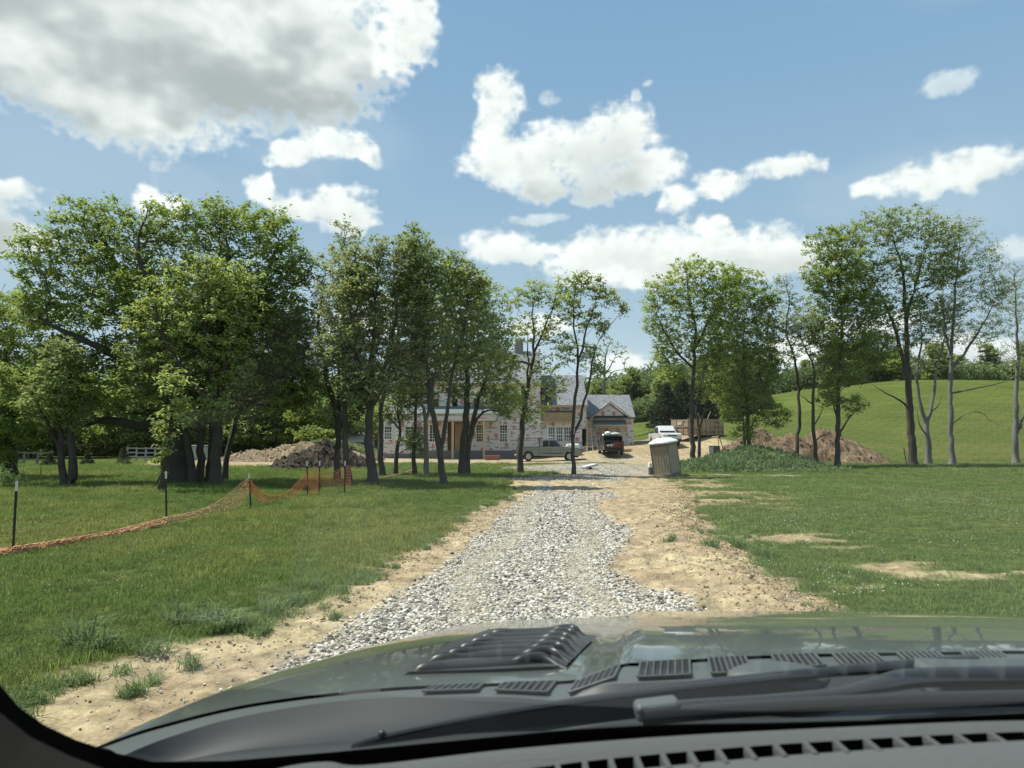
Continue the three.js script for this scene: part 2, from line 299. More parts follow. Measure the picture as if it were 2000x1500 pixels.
{
  reseed(5);
  const spots = [];
  const band = (d0, d1, per, s0, s1) => {
    const n = Math.round((d1 - d0) * 9 * per);
    for (let i = 0; i < n; i++) {
      const d = rr(d0, d1), x = rr(-4.5, 4.5) + (d > 20 ? (d - 20) * 0.09 : 0), [g] = cover(x, -d);
      const ge = edgesAt(gravelEdges, d), xc = (ge[0] + Math.min(ge[1], ge[0] + 4.6)) / 2, track = Math.exp(-(((Math.abs(x - xc) - 0.8) / 0.24) ** 2)) * smooth(6, 10, d);
      if (rnd() < (g * 1.25 - 0.12) * (1 - 0.3 * track)) spots.push([x, -d, rr(s0, s1) * (rnd() < 0.06 ? 1.6 : 1), track]);
    }
  };
  band(3.9, 9, 760, 0.010, 0.024); band(9, 15, 520, 0.012, 0.025); band(15, 26, 210, 0.016, 0.030); band(26, 52, 60, 0.018, 0.036);
  for (let i = 0; i < 9000; i++) { const d = rr(3.6, 24), e = edgesAt(bareEdges, d), x = rr(e[0], e[1]); spots.push([x, -d, rr(0.006, 0.014)]); }
  scatter('gravel', [stoneGeo(1), stoneGeo(2), stoneGeo(3)], stoneMat, spots, ([x, z, s, track = 0], p, e, sv, c) => {
    p.set(x, groundY(x, z) + s * (0.3 - 0.5 * track), z); e.set(rr(-0.6, 0.6), rr(0, 6.28), rr(-0.6, 0.6)); sv.set(s * rr(0.9, 1.5), s, s);
    const t = rnd(), v = t < 0.26 ? rr(0.08, 0.2) : t < 0.76 ? rr(0.46, 0.70) : rr(0.28, 0.46); const du = 0.45 * track + (rnd() < 0.2 ? 0.4 : 0); c.setRGB(mix(v * 1.06, 0.44, du), mix(v, 0.355, du), mix(v * (t > 0.72 ? 0.78 : 0.89), 0.22, du));
  }, 'grey and white crushed stone covering the driveway', 'gravel');
  // clods along the scraped verge
  const clods = [];
  for (let i = 0; i < 16000; i++) { const d = rr(6, 30), e = edgesAt(bareEdges, d), x = rnd() < 0.75 ? e[1] - Math.abs(gauss()) * 0.9 : e[0] + Math.abs(gauss()) * 0.6, [g, b] = cover(x, -d); if (b > 0.35 && g < 0.3) clods.push([x, -d, Math.pow(rnd(), 4) * 0.022 + 0.005]); }
  scatter('earth_clods', [stoneGeo(11), stoneGeo(12)], stoneMat, clods, ([x, z, s], p, e, sv, c) => {
    p.set(x, groundY(x, z) + s * 0.15, z); e.set(rr(-3, 3), rr(0, 6.28), rr(-3, 3)); sv.set(s * rr(0.9, 1.9), s * 0.6, s); const v = rr(0.75, 1.05); c.setRGB(0.40 * v, 0.305 * v, 0.18 * v);
  }, 'lumps of dry clay along the scraped verge', 'clods');
}

// ---------------------------------------------------------------- grass (too many blades to count)
function tuftGeo(seed, n, h, w, spread, lean) {
  reseed(seed); const pos = [], idx = [];
  for (let i = 0; i < n; i++) {
    const a = rr(0, 6.28), r = Math.sqrt(rnd()) * spread, x = Math.cos(a) * r, z = Math.sin(a) * r, hh = h * rr(0.55, 1.15), la = rr(0, 6.28), l = lean * rr(0.2, 1.2) * hh, t = rr(0, 6.28), wx = Math.cos(t) * w, wz = Math.sin(t) * w, k = pos.length / 3;
    const bx = Math.cos(la) * l, bz = Math.sin(la) * l;
    pos.push(x - wx, -0.01, z - wz, x + wx, -0.01, z + wz, x + bx * 0.4 + wx * 0.8, hh * 0.62, z + bz * 0.4 + wz * 0.8, x + bx * 0.4 - wx * 0.8, hh * 0.62, z + bz * 0.4 - wz * 0.8, x + bx, hh * (1 - lean * 0.25), z + bz);
    idx.push(k, k + 1, k + 2, k, k + 2, k + 3, k + 3, k + 2, k + 4);
  }
  const g = new THREE.BufferGeometry(); g.setAttribute('position', new THREE.Float32BufferAttribute(pos, 3)); g.setIndex(idx); g.computeVertexNormals(); return g;
}
const grassMat = new THREE.MeshPhysicalMaterial({ roughness: 1, specularIntensity: 0.3, transmission: 0.5, thickness: 0, side: THREE.DoubleSide });
{
  reseed(9);
  const spots = [], weeds = [];
  const band = (d0, d1, per, w0, w1, s0, s1) => {
    const n = Math.round((d1 - d0) * (w1 - w0) * per);
    for (let i = 0; i < n; i++) {
      const d = rr(d0, d1), x = rr(w0, w1); if (Math.abs(x) > d * 0.78 + 1.2) continue;
      const [g, b] = cover(x, -d), patch = fbm(x * 0.9, -d * 0.9, 3);
      if (g < 0.2 && rnd() > b * 1.4 + 0.05 && rnd() < 0.55 + patch) spots.push([x, -d, rr(s0, s1) * (0.7 + 0.6 * patch), patch]);
    }
  };
  band(3.4, 9, 190, -7.5, 7.5, 0.75, 1.15); band(9, 15, 130, -12, 12, 0.8, 1.2); band(15, 26, 62, -20, 21, 0.95, 1.5); band(26, 42, 26, -32, 33, 1.2, 1.9); band(42, 62, 8, -46, 46, 1.4, 2.2);
  const tone = (x, z, patch, c) => { const dry = smooth(0.42, 0.72, fbm(x * 0.2, z * 0.2 + 30, 3) * 0.7 + patch * 0.3), v = rr(0.62, 1.3) * (0.82 + 0.36 * patch), side = smooth(-2, 4, x); c.setRGB(mix(mix(0.178, 0.290, dry), 0.170, side * 0.6) * v, mix(mix(0.258, 0.310, dry), 0.256, side * 0.6) * v, mix(0.064, 0.092, dry) * v); };
  scatter('lawn_grass', [tuftGeo(21, 16, 0.075, 0.0032, 0.085, 1.0), tuftGeo(22, 14, 0.085, 0.0035, 0.09, 1.2), tuftGeo(23, 18, 0.06, 0.0036, 0.10, 1.0)], grassMat, spots, ([x, z, s, patch], p, e, sv, c) => {
    p.set(x, groundY(x, z), z); e.set(0, rr(0, 6.28), 0); const hi = x < 0 ? 1.25 : 0.85; sv.set(s, s * hi * (0.45 + 1.3 * patch), s); tone(x, z, patch, c);
  }, 'rough green lawn on both sides of the drive', 'grass');
  // coarse clumps standing in the bare verge
  for (let i = 0; i < 2600; i++) { const d = 4 + 26 * Math.pow(rnd(), 1.4), e = edgesAt(bareEdges, d), left = rnd() < 0.62, x = left ? e[0] + gauss() * 0.42 : e[1] + gauss() * 0.6, [g, b] = cover(x, -d); if (b > 0.15 && b < 0.97 && g < 0.25 && fbm(x * 1.1, d * 1.1, 3) > 0.47) weeds.push([x, -d]); }
  for (const [px, py, s] of [[285, 1275, 1.5], [372, 1305, 1.1], [300, 1325, 1], [265, 1345, 1.2], [240, 1355, 1], [420, 1235, 2.2], [455, 1225, 2], [395, 1220, 2], [350, 1215, 2], [540, 1195, 1.5], [655, 1205, 1], [620, 1150, 1.3], [580, 1180, 1.4], [520, 1230, 0.8], [195, 1270, 2.2], [165, 1255, 2.2], [655, 1155, 0.9], [700, 1135, 1.1], [770, 1110, 1], [830, 1075, 1], [860, 1050, 1], [1310, 1066, 1.4], [1390, 1080, 1.6], [1440, 1072, 2], [1500, 1090, 2]]) {
    const d = ray(px, py), dist = EYE / -d.y * -d.z, q = at(px, py, dist); for (let k = 0; k < 5; k++) weeds.push([q.x + gauss() * 0.05 * s, q.z + gauss() * 0.05 * s, s]);
  }
  scatter('weed_clumps', [tuftGeo(31, 26, 0.17, 0.0042, 0.06, 1.1), tuftGeo(32, 30, 0.13, 0.004, 0.09, 1.2)], grassMat, weeds, ([x, z, s], p, e, sv, c) => {
    const k = (s ?? 1) * rr(0.6, 1.1); p.set(x, groundY(x, z), z); e.set(0, rr(0, 6.28), 0); sv.set(k, k * 0.9, k); const v = rr(0.8, 1.2); c.setRGB(0.19 * v, 0.27 * v, 0.10 * v);
  }, 'coarse weed clumps in the sandy verge', 'weeds');
  // white clover heads
  const fl = [];
  for (let i = 0; i < 5200; i++) { const d = 9 + 30 * Math.pow(rnd(), 1.5), x = rnd() < 0.86 ? rr(3, 16) : rr(-14, -1), [, b] = cover(x, -d); if (b < 0.25 && fbm(x * 0.6 + 80, d * 0.5, 3) > 0.5) fl.push([x, -d]); }
  scatter('clover_flowers', [new THREE.IcosahedronGeometry(0.009, 0)], std(0.55, 0.56, 0.48, 0.9), fl, ([x, z], p, e, sv, c) => { p.set(x, groundY(x, z) + rr(0.06, 0.1), z); e.set(rr(0, 3), rr(0, 3), 0); const s = rr(0.8, 1.3); sv.set(s, s, s); c.setRGB(1, 1, 1); }, 'small white clover heads in the lawn', 'flowers');
}
// ---------------------------------------------------------------- trees
const barkTex = dataTex(128, (u, v) => { const n = tileNoise(u * 1, v * 0.25, 16, 4) * 0.7 + tileNoise(u, v, 8, 3) * 0.3; return [n, n, n]; }, false, 256);
const barkMat = std(0.085, 0.074, 0.062, 0.95, { bumpMap: barkTex, bumpScale: 0.03, map: dataTex(64, (u, v) => { const n = 0.55 + 0.7 * tileNoise(u, v, 8, 4); return [n * 0.8, n * 0.78, n * 0.74]; }) });
const greyBarkMat = std(0.16, 0.15, 0.135, 0.95, { bumpMap: barkTex, bumpScale: 0.02 });
const leafMat = (r, g, b) => new THREE.MeshPhysicalMaterial({ color: new THREE.Color().setRGB(r, g, b), vertexColors: true, roughness: 1, specularIntensity: 0.2, transmission: 0.5, thickness: 0, side: THREE.DoubleSide });
const LEAF = { oak: leafMat(0.265, 0.345, 0.085), pale: leafMat(0.345, 0.420, 0.125), locust: leafMat(0.290, 0.355, 0.125), grey: leafMat(0.305, 0.360, 0.165), dark: leafMat(0.060, 0.080, 0.042), wood: leafMat(0.240, 0.305, 0.100), bright: leafMat(0.315, 0.400, 0.090), weed: leafMat(0.190, 0.280, 0.110) };

function limbMesh(nodes, radius, kids) {                                    // continuous tapering tubes along the strongest child
  const pos = [], uv = [], idx = [], up = V3(0, 1, 0), a = V3(), b = V3(), d = V3();
  const starts = [0]; const done = new Set();
  while (starts.length) {
    let n = starts.pop(); const chain = []; const p0 = nodes[n].parent; if (p0 >= 0) chain.push(p0);
    while (n !== undefined) { chain.push(n); done.add(n); const ks = kids[n].slice().sort((x, y) => radius[y] - radius[x]); for (let i = 1; i < ks.length; i++) starts.push(ks[i]); n = ks[0]; }
    if (chain.length < 2) continue;
    const rTop = radius[chain[1]], sides = rTop > 0.14 ? 10 : rTop > 0.06 ? 7 : rTop > 0.025 ? 5 : 3;
    let run = 0, first = pos.length / 3;
    chain.forEach((id, i) => {
      const p = nodes[id].p, q = nodes[chain[Math.min(i + 1, chain.length - 1)]].p, o = nodes[chain[Math.max(i - 1, 0)]].p;
      d.copy(q).sub(o).normalize(); a.crossVectors(d, Math.abs(d.y) > 0.9 ? V3(1, 0, 0) : up).normalize(); b.crossVectors(d, a);
      const r = i === 0 && p0 >= 0 ? rTop : radius[id]; if (i) run += p.distanceTo(o);
      for (let s = 0; s <= sides; s++) { const t = s / sides * 6.28318, w = r * (1 + (r > 0.05 ? 0.12 * Math.sin(t * 3 + i) : 0)); pos.push(p.x + (a.x * Math.cos(t) + b.x * Math.sin(t)) * w, p.y + (a.y * Math.cos(t) + b.y * Math.sin(t)) * w, p.z + (a.z * Math.cos(t) + b.z * Math.sin(t)) * w); uv.push(s / sides * 2, run * 0.6); }
      if (i) { const k = first + i * (sides + 1); for (let s = 0; s < sides; s++) idx.push(k - sides - 1 + s, k - sides + s, k + s, k + s, k - sides + s, k + s + 1); }
    });
  }
  const g = new THREE.BufferGeometry(); g.setAttribute('position', new THREE.Float32BufferAttribute(pos, 3)); g.setAttribute('uv', new THREE.Float32BufferAttribute(uv, 2)); g.setIndex(idx); g.computeVertexNormals(); return g;
}
// trunks: [{ path: [V3...], r }]; lobes: [centre V3, rx, ry, rz]; leaves are small folded blades gathered in sprays at the twig ends
function growTree(o) {
  reseed(o.seed);
  const nodes = [], add = (p, parent) => { nodes.push({ p, parent, len: parent < 0 ? 0 : nodes[parent].len + p.distanceTo(nodes[parent].p), w: 0 }); return nodes.length - 1; };
  o.trunks.forEach((t, ti) => {
    const curve = new THREE.CatmullRomCurve3(t.path, false, 'centripetal'), n = Math.max(4, Math.round(curve.getLength() / 0.55)); let last = -1, start = 0;
    if (ti) { let best = 1e9; nodes.forEach((q, i) => { const dd = q.p.distanceTo(t.path[0]); if (dd < best) { best = dd; last = i; } }); start = best < 0.02 ? 1 : 0; }
    const wob = o.wobble ?? 0.05;
    for (let i = start; i <= n; i++) { const p = curve.getPoint(i / n); if (i && i < n) p.add(V3(gauss() * wob, 0, gauss() * wob)); last = add(p, last); nodes[last].trunk = (t.taper ?? 0.8) < 0.36 ? t.r * (1 - t.taper * i / n) : t.r * Math.max(0.1, Math.pow(1 - 0.95 * i / n, 0.9)) * (i / n < 0.2 ? 1 : 1.04); }
  });
  // clump centres spread through the crown
  const total = o.lobes.reduce((s, l) => s + l[1] * l[2], 0), tips = [];
  for (const l of o.lobes) {
    const n = Math.max(3, Math.round(o.clumps * 1.3 * l[1] * l[2] / total));
    for (let i = 0; i < n; i++) {
      let best = null, bd = -1;
      for (let c = 0; c < 5; c++) {
        const u = V3(gauss(), gauss(), gauss()).normalize().multiplyScalar(Math.pow(rnd(), 0.42)), k = rr(0.86, 1.2), p = V3(l[0].x + u.x * l[1] * k, l[0].y + u.y * l[2] * k, l[0].z + u.z * l[3] * k);
        if (p.y < (o.floor ?? 0.6)) continue;
        let m = 1e9; for (const q of tips) { const dd = q.distanceToSquared(p); if (dd < m) m = dd; } if (m > bd) { bd = m; best = p; }
      }
      if (best) tips.push(best);
    }
  }
  const trunkCount = nodes.length, near = tips.map((p) => { let m = 1e9; for (let i = 0; i < trunkCount; i++) m = Math.min(m, nodes[i].p.distanceTo(p)); return m; });
  const order = tips.map((_, i) => i).sort((x, y) => near[x] - near[y]), ends = [];
  for (const i of order) {
    const p = tips[i]; let best = 0, bc = 1e9;
    for (let k = 0; k < nodes.length; k++) { const q = nodes[k].p, dx = p.x - q.x, dy = p.y - q.y, dz = p.z - q.z, dist = Math.sqrt(dx * dx + dy * dy + dz * dz); if (dist > bc) continue; const cost = dist + nodes[k].len * 0.22 + Math.max(0, 0.25 * dist - dy) * 0.9 + (nodes[k].tip ? 0.25 : 0); if (cost < bc) { bc = cost; best = k; } }
    const q = nodes[best].p, dist = q.distanceTo(p), n = Math.max(1, Math.round(dist / 0.6)), from = nodes[best].parent >= 0 ? q.clone().sub(nodes[nodes[best].parent].p).normalize() : V3(0, 1, 0);
    const ctrl = q.clone().lerp(p, 0.5).add(from.multiplyScalar(dist * 0.16)).add(V3(gauss(), gauss() * 0.5, gauss()).multiplyScalar(dist * 0.07)); let last = best;
    for (let s = 1; s <= n; s++) { const t = s / n, w = (1 - t) * (1 - t), m = 2 * t * (1 - t), e = t * t; last = add(V3(q.x * w + ctrl.x * m + p.x * e, q.y * w + ctrl.y * m + p.y * e, q.z * w + ctrl.z * m + p.z * e), last); }
    nodes[last].tip = true; ends.push(last);
  }
  // girth: what each limb carries
  const kids = nodes.map(() => []); nodes.forEach((n, i) => { if (n.parent >= 0) kids[n.parent].push(i); });
  for (let i = nodes.length - 1; i >= 0; i--) { if (!kids[i].length) nodes[i].w = 1; if (nodes[i].parent >= 0) nodes[nodes[i].parent].w += nodes[i].w; }
  const r0 = o.trunks[0].r, radius = nodes.map((n) => Math.max(o.twig ?? 0.012, (o.limb ?? 0.55) * r0 * Math.pow(n.w / nodes[0].w, 0.5)));
  nodes.forEach((n, i) => { if (n.trunk !== undefined) radius[i] = Math.max(n.trunk, radius[i] * 0.6); if (n.trunk !== undefined && n.p.y < nodes[0].p.y + 0.7) radius[i] *= 1 + 0.35 * (1 - (n.p.y - nodes[0].p.y) / 0.7) ** 2; });
  const wood = limbMesh(nodes, radius, kids);
  // leaves
  const per = Math.round(o.per * 0.42), count = ends.length * per, pos = new Float32Array(count * 12), col = new Float32Array(count * 12), idx = new Uint32Array(count * 6), a = V3(), b = V3(), nrm = V3(), c = V3();
  let k = 0;
  for (const e of ends) {
    if (rnd() < 0.08) continue; const tip = nodes[e].p, back = nodes[nodes[e].parent].p, tone = rr(0.78, 1.2), yel = rr(-0.06, 0.1), sr = o.spray * 0.62 * rr(0.6, 1.3);
    for (let i = 0; i < per; i++) {
      c.set(gauss() * sr, gauss() * sr * (o.flat ?? 0.62), gauss() * sr).add(tip).lerp(back, rnd() * 0.35);
      nrm.set(gauss() * 0.8, 0.55 + rnd(), gauss() * 0.8).normalize(); a.set(gauss(), gauss() * 0.5 - 0.2, gauss()).cross(nrm).normalize(); b.crossVectors(nrm, a);
      const s = o.leaf * 1.3 * rr(0.65, 1.3), w = s * (o.slim ?? 0.5), fold = s * 0.18, v = tone * rr(0.8, 1.22);
      pos.set([c.x - a.x * s, c.y - a.y * s, c.z - a.z * s, c.x + b.x * w + nrm.x * fold, c.y + b.y * w + nrm.y * fold, c.z + b.z * w + nrm.z * fold, c.x + a.x * s, c.y + a.y * s - s * 0.2, c.z + a.z * s, c.x - b.x * w + nrm.x * fold, c.y - b.y * w + nrm.y * fold, c.z - b.z * w + nrm.z * fold], k * 12);
      for (let q = 0; q < 4; q++) col.set([v * (1 + yel), v, v * (1 - yel)], k * 12 + q * 3);
      const f = k * 4; idx.set([f, f + 1, f + 2, f, f + 2, f + 3], k * 6); k++;
    }
  }
  const crown = new THREE.BufferGeometry(); crown.setAttribute('position', new THREE.BufferAttribute(pos.slice(0, k * 12), 3)); crown.setAttribute('color', new THREE.BufferAttribute(col.slice(0, k * 12), 3)); crown.setIndex(new THREE.BufferAttribute(idx.slice(0, k * 6), 1));
  const flat = crown; flat.computeVertexNormals();
  return { wood, crown: flat };
}
// a tree measured in the photograph: trunks and crown lobes in photo pixels at the tree's distance
function photoTree(o) {
  const d = o.dist, k = d / FOCAL, foot = at(o.trunks[0].path[0][0], o.trunks[0].path[0][1], d); foot.y = groundY(foot.x, -d) - 0.05;
  const put = (px, py, dz = 0) => at(px, py, d).add(V3(0, 0, dz)).sub(foot);
  const g = growTree({
    clumps: 220, per: 70, spray: 0.42, leaf: 0.085, ...o,
    trunks: o.trunks.map((t, ti) => ({ ...t, r: t.w * k / 2, path: t.path.map((p, i) => { const q = put(p[0], p[1], p[2] ?? 0); if (!i && !t.up) q.y = Math.min(q.y, 0); if (ti === 0 && i === 0) q.set(0, 0, 0); return q; }) })),
    lobes: o.lobes.map(([px, py, rx, ry, dz = 0, rz]) => [put(px, py, dz), rx * k, ry * k, (rz ?? Math.min(rx, ry) * 1.05) * k]),
  });
  const t = thing(o.name ?? 'tree', o.label, 'tree', [foot.x, foot.y, -d], 0, o.group);
  part('trunk', g.wood, o.bark ?? barkMat, t);
  const c = part('crown', g.crown, o.mat, t); c.userData.kind = 'stuff';
  return t;
}
const distOf = (py) => { const d = ray(1000, py); return EYE / -d.y * -d.z; };
// ---------------------------------------------------------------- the trees one can tell apart, left to right
const LEFT = 'trees on the left lawn', MIDDLE = 'slender trees in front of the house', RIGHT = 'trees along the right field edge';
photoTree({ seed: 101, name: 'oak_tree', label: 'massive spreading oak on the left lawn with the thickest trunk and low arching limbs', group: LEFT, dist: 33, mat: LEAF.oak, clumps: 1250, per: 84, spray: 0.56, leaf: 0.082, limb: 0.42, twig: 0.014, wobble: 0.04,
  trunks: [{ w: 64, taper: 0.45, path: [[348, 950], [346, 880], [342, 820], [330, 770]] },
    { w: 34, up: 1, path: [[338, 815], [300, 730, -0.5], [255, 640, -1], [215, 540, -1], [180, 450, -0.8], [170, 410, -0.5]] },
    { w: 20, up: 1, path: [[340, 790], [345, 690, 1], [330, 590, 1.5], [300, 500, 1.5], [310, 420, 1]] },
    { w: 30, up: 1, path: [[344, 830], [400, 740, 0.5], [450, 650, 0], [510, 560, 0], [545, 470, 0]] },
    { w: 22, up: 1, path: [[334, 826], [290, 832, 0.8], [230, 822, 1.2], [170, 838, 1.5], [110, 812, 1]] },
    { w: 20, up: 1, path: [[348, 800], [430, 780, -1], [520, 790, -1.5], [600, 770, -1.5]] },
    { w: 18, up: 1, path: [[300, 735], [230, 690, 1], [150, 650, 1.5], [80, 610, 1]] },
    { w: 18, up: 1, path: [[345, 690, 1], [400, 600, -1], [430, 500, -1], [420, 430, -1]] }],
  lobes: [[180, 430, 80, 50], [90, 500, 70, 60], [320, 440, 70, 50], [420, 430, 70, 40], [520, 460, 64, 60], [565, 520, 50, 60], [230, 520, 110, 70], [400, 520, 110, 60], [500, 600, 100, 70], [120, 600, 90, 60], [300, 610, 120, 70, 1], [560, 640, 50, 50], [180, 700, 110, 50], [420, 690, 120, 60], [520, 730, 80, 50], [80, 760, 70, 40, 1.5], [250, 770, 90, 30, 2.5], [570, 760, 60, 40], [380, 760, 80, 40, 2.5], [450, 800, 60, 26]] });
photoTree({ seed: 102, name: 'maple_tree', label: 'dark dense tree at the left edge of the photo with sunlit upper leaves', group: LEFT, dist: 37, mat: LEAF.oak, clumps: 420, per: 120, spray: 0.6, leaf: 0.085, floor: 0.5,
  trunks: [{ w: 26, path: [[20, 935], [18, 840], [10, 740], [14, 640]] }, { w: 16, up: 1, path: [[18, 840], [60, 760, 0.8], [70, 680, 0.5]] }, { w: 16, up: 1, path: [[18, 840], [-40, 760], [-50, 650]] }],
  lobes: [[30, 620, 84, 66], [-50, 640, 80, 80], [60, 700, 66, 70], [0, 760, 90, 80], [70, 800, 50, 60, 1], [20, 860, 70, 44, 1], [-70, 800, 90, 90]] });
photoTree({ seed: 103, name: 'young_tree', label: 'twin-stemmed young tree left of the big oak, its two trunks rising side by side', group: LEFT, dist: 30.5, mat: LEAF.locust, clumps: 150, per: 56, spray: 0.42, leaf: 0.075,
  trunks: [{ w: 15, path: [[125, 958], [123, 880], [112, 800], [100, 730]] }, { w: 18, path: [[142, 958], [141, 880], [133, 800], [140, 720]] }, { w: 8, up: 1, path: [[124, 890], [106, 820, 0.6], [92, 760, 0.8]] }],
  lobes: [[120, 740, 56, 50], [95, 790, 40, 40, 0.5], [150, 780, 40, 50], [125, 700, 40, 40]] });
photoTree({ seed: 104, name: 'maple_tree', label: 'pale green maple standing just in front of the big oak', group: LEFT, dist: 30.2, mat: LEAF.pale, clumps: 360, per: 60, spray: 0.42, leaf: 0.08,
  trunks: [{ w: 22, path: [[425, 958], [422, 880], [424, 800], [410, 700], [395, 590], [390, 540]] }, { w: 14, up: 1, path: [[424, 800], [370, 720, 0.8], [330, 640, 1], [320, 580, 0.6]] }, { w: 12, up: 1, path: [[424, 780], [460, 690, 0.6], [470, 620, 0.4]] }],
  lobes: [[340, 560, 56, 46], [400, 540, 60, 40], [300, 620, 56, 60], [370, 640, 90, 70], [450, 640, 60, 70], [330, 720, 70, 56], [430, 730, 66, 56], [275, 700, 44, 40], [470, 560, 36, 40], [400, 800, 70, 30, 0.8]] });
photoTree({ seed: 105, name: 'young_tree', label: 'thin leaning stem with leaf sprigs low down in front of the oak trunk', group: LEFT, dist: 27, mat: LEAF.pale, clumps: 44, per: 44, spray: 0.3, leaf: 0.075, floor: 0.4,
  trunks: [{ w: 13, path: [[312, 966], [322, 920], [330, 860], [338, 790], [330, 720]] }],
  lobes: [[330, 860, 26, 30], [318, 830, 26, 22], [340, 740, 36, 34], [310, 900, 14, 16], [350, 800, 24, 30]] });
photoTree({ seed: 106, name: 'young_tree', label: 'curved dark trunk right beside the big oak base, bowing to the right', group: LEFT, dist: 31.5, mat: LEAF.oak, clumps: 110, per: 56, spray: 0.42, leaf: 0.08,
  trunks: [{ w: 15, path: [[376, 952], [372, 890], [362, 840], [352, 770], [370, 680], [380, 600]] }], lobes: [[380, 620, 60, 50], [340, 680, 50, 40], [410, 680, 40, 46]] });
photoTree({ seed: 107, name: 'young_tree', label: 'straight dark trunk second to the right of the big oak', group: LEFT, dist: 32, mat: LEAF.locust, clumps: 130, per: 56, spray: 0.42, leaf: 0.08,
  trunks: [{ w: 17, path: [[388, 950], [392, 890], [393, 830], [398, 740], [440, 620], [450, 540]] }], lobes: [[450, 560, 50, 50], [490, 640, 50, 50], [420, 640, 50, 50], [500, 560, 40, 40]] });
photoTree({ seed: 108, name: 'young_tree', label: 'thick straight trunk third to the right of the big oak', group: LEFT, dist: 32.5, mat: LEAF.oak, clumps: 130, per: 56, spray: 0.42, leaf: 0.08,
  trunks: [{ w: 20, path: [[411, 950], [413, 880], [420, 800], [470, 690], [500, 600]] }], lobes: [[500, 620, 56, 60], [540, 690, 50, 50], [460, 700, 50, 40]] });
photoTree({ seed: 109, name: 'young_tree', label: 'slanting trunk leaning right at the right side of the oak group', group: LEFT, dist: 34, mat: LEAF.locust, clumps: 150, per: 56, spray: 0.45, leaf: 0.08,
  trunks: [{ w: 12, path: [[438, 934], [446, 880], [462, 820], [490, 760], [530, 700], [560, 620]] }], lobes: [[560, 640, 50, 60], [530, 720, 60, 40], [590, 700, 40, 50], [490, 780, 40, 26]] });
// middle
photoTree({ seed: 111, label: 'tall grey-green tree with twin straight stems behind the orange fence end', group: MIDDLE, dist: 33.5, mat: LEAF.grey, clumps: 330, per: 54, spray: 0.36, leaf: 0.068, limb: 0.5,
  trunks: [{ w: 13, path: [[657, 936], [660, 850], [662, 760], [668, 640], [672, 520], [672, 450]] }, { w: 12, up: 1, path: [[661, 820], [640, 720, 0.5], [630, 620, 0.6], [640, 540, 0.4]] }],
  lobes: [[672, 470, 40, 40], [640, 540, 46, 50], [690, 540, 40, 50], [620, 630, 44, 60], [670, 640, 60, 60], [610, 710, 40, 50], [680, 730, 50, 50], [640, 780, 50, 40], [600, 790, 30, 30]] });
photoTree({ seed: 112, label: 'straight dark trunk wrapped by the end of the orange netting', group: MIDDLE, dist: 30.2, mat: LEAF.locust, clumps: 170, per: 54, spray: 0.36, leaf: 0.07,
  trunks: [{ w: 14, path: [[680, 955], [676, 880], [673, 800], [680, 700], [700, 600], [705, 540]] }], lobes: [[700, 560, 36, 50], [720, 640, 40, 50], [665, 680, 40, 40], [700, 740, 44, 40]] });
photoTree({ seed: 113, label: 'multi-stemmed tree fanning upward from one trunk, tallest left of the house', group: MIDDLE, dist: 30.8, mat: LEAF.grey, clumps: 560, per: 58, spray: 0.38, leaf: 0.07, limb: 0.5,
  trunks: [{ w: 19, taper: 0.3, path: [[728, 951], [725, 880], [722, 820], [724, 780]] }, { w: 11, up: 1, path: [[724, 785], [700, 690, 0.5], [690, 590, 0.8], [700, 500, 0.5]] }, { w: 11, up: 1, path: [[724, 780], [730, 680, 0.2], [735, 580, 0], [738, 490, 0]] }, { w: 11, up: 1, path: [[724, 785], [752, 700, -0.5], [768, 600, -0.8], [780, 510, -0.6]] }, { w: 9, up: 1, path: [[724, 800], [690, 730, -0.6], [668, 650, -0.8]] }, { w: 9, up: 1, path: [[724, 800], [762, 740, 0.6], [800, 660, 0.8]] }],
  lobes: [[740, 495, 50, 36], [690, 520, 40, 44], [790, 530, 40, 44], [660, 600, 44, 60], [730, 580, 60, 60], [800, 610, 40, 60], [690, 680, 60, 50], [770, 690, 60, 50], [640, 690, 36, 40], [720, 760, 60, 30, 1], [800, 740, 36, 30]] });
photoTree({ seed: 114, label: 'dark trunk just right of the multi-stemmed tree, before the left house window', group: MIDDLE, dist: 38, mat: LEAF.locust, clumps: 210, per: 50, spray: 0.42, leaf: 0.08,
  trunks: [{ w: 12, path: [[746, 928], [742, 860], [746, 790], [770, 690], [790, 600], [800, 530]] }], lobes: [[800, 500, 40, 44], [820, 580, 40, 50], [770, 620, 44, 50], [800, 690, 44, 44], [750, 730, 40, 40]] });
photoTree({ seed: 115, name: 'young_tree', label: 'small low-branched tree with bright leaves before the left wing of the house', group: MIDDLE, dist: 40, mat: LEAF.pale, clumps: 120, per: 46, spray: 0.36, leaf: 0.075, floor: 0.7,
  trunks: [{ w: 9, path: [[772, 925], [776, 880], [782, 840], [776, 800], [790, 740]] }, { w: 5, up: 1, path: [[782, 840], [760, 815, 0.4], [745, 800, 0.5]] }],
  lobes: [[770, 800, 40, 24], [790, 770, 40, 30], [740, 800, 24, 18], [810, 860, 24, 18, 0.6], [830, 880, 16, 14, 0.6]] });
photoTree({ seed: 116, label: 'slender dark trunk with the pink hose at its foot', group: MIDDLE, dist: 39.5, mat: LEAF.locust, clumps: 150, per: 50, spray: 0.42, leaf: 0.08,
  trunks: [{ w: 9, path: [[810, 926], [808, 870], [812, 800], [815, 720], [822, 620]] }], lobes: [[820, 620, 36, 50], [800, 700, 40, 40], [830, 760, 40, 36], [790, 770, 34, 26], [815, 850, 20, 24]] });
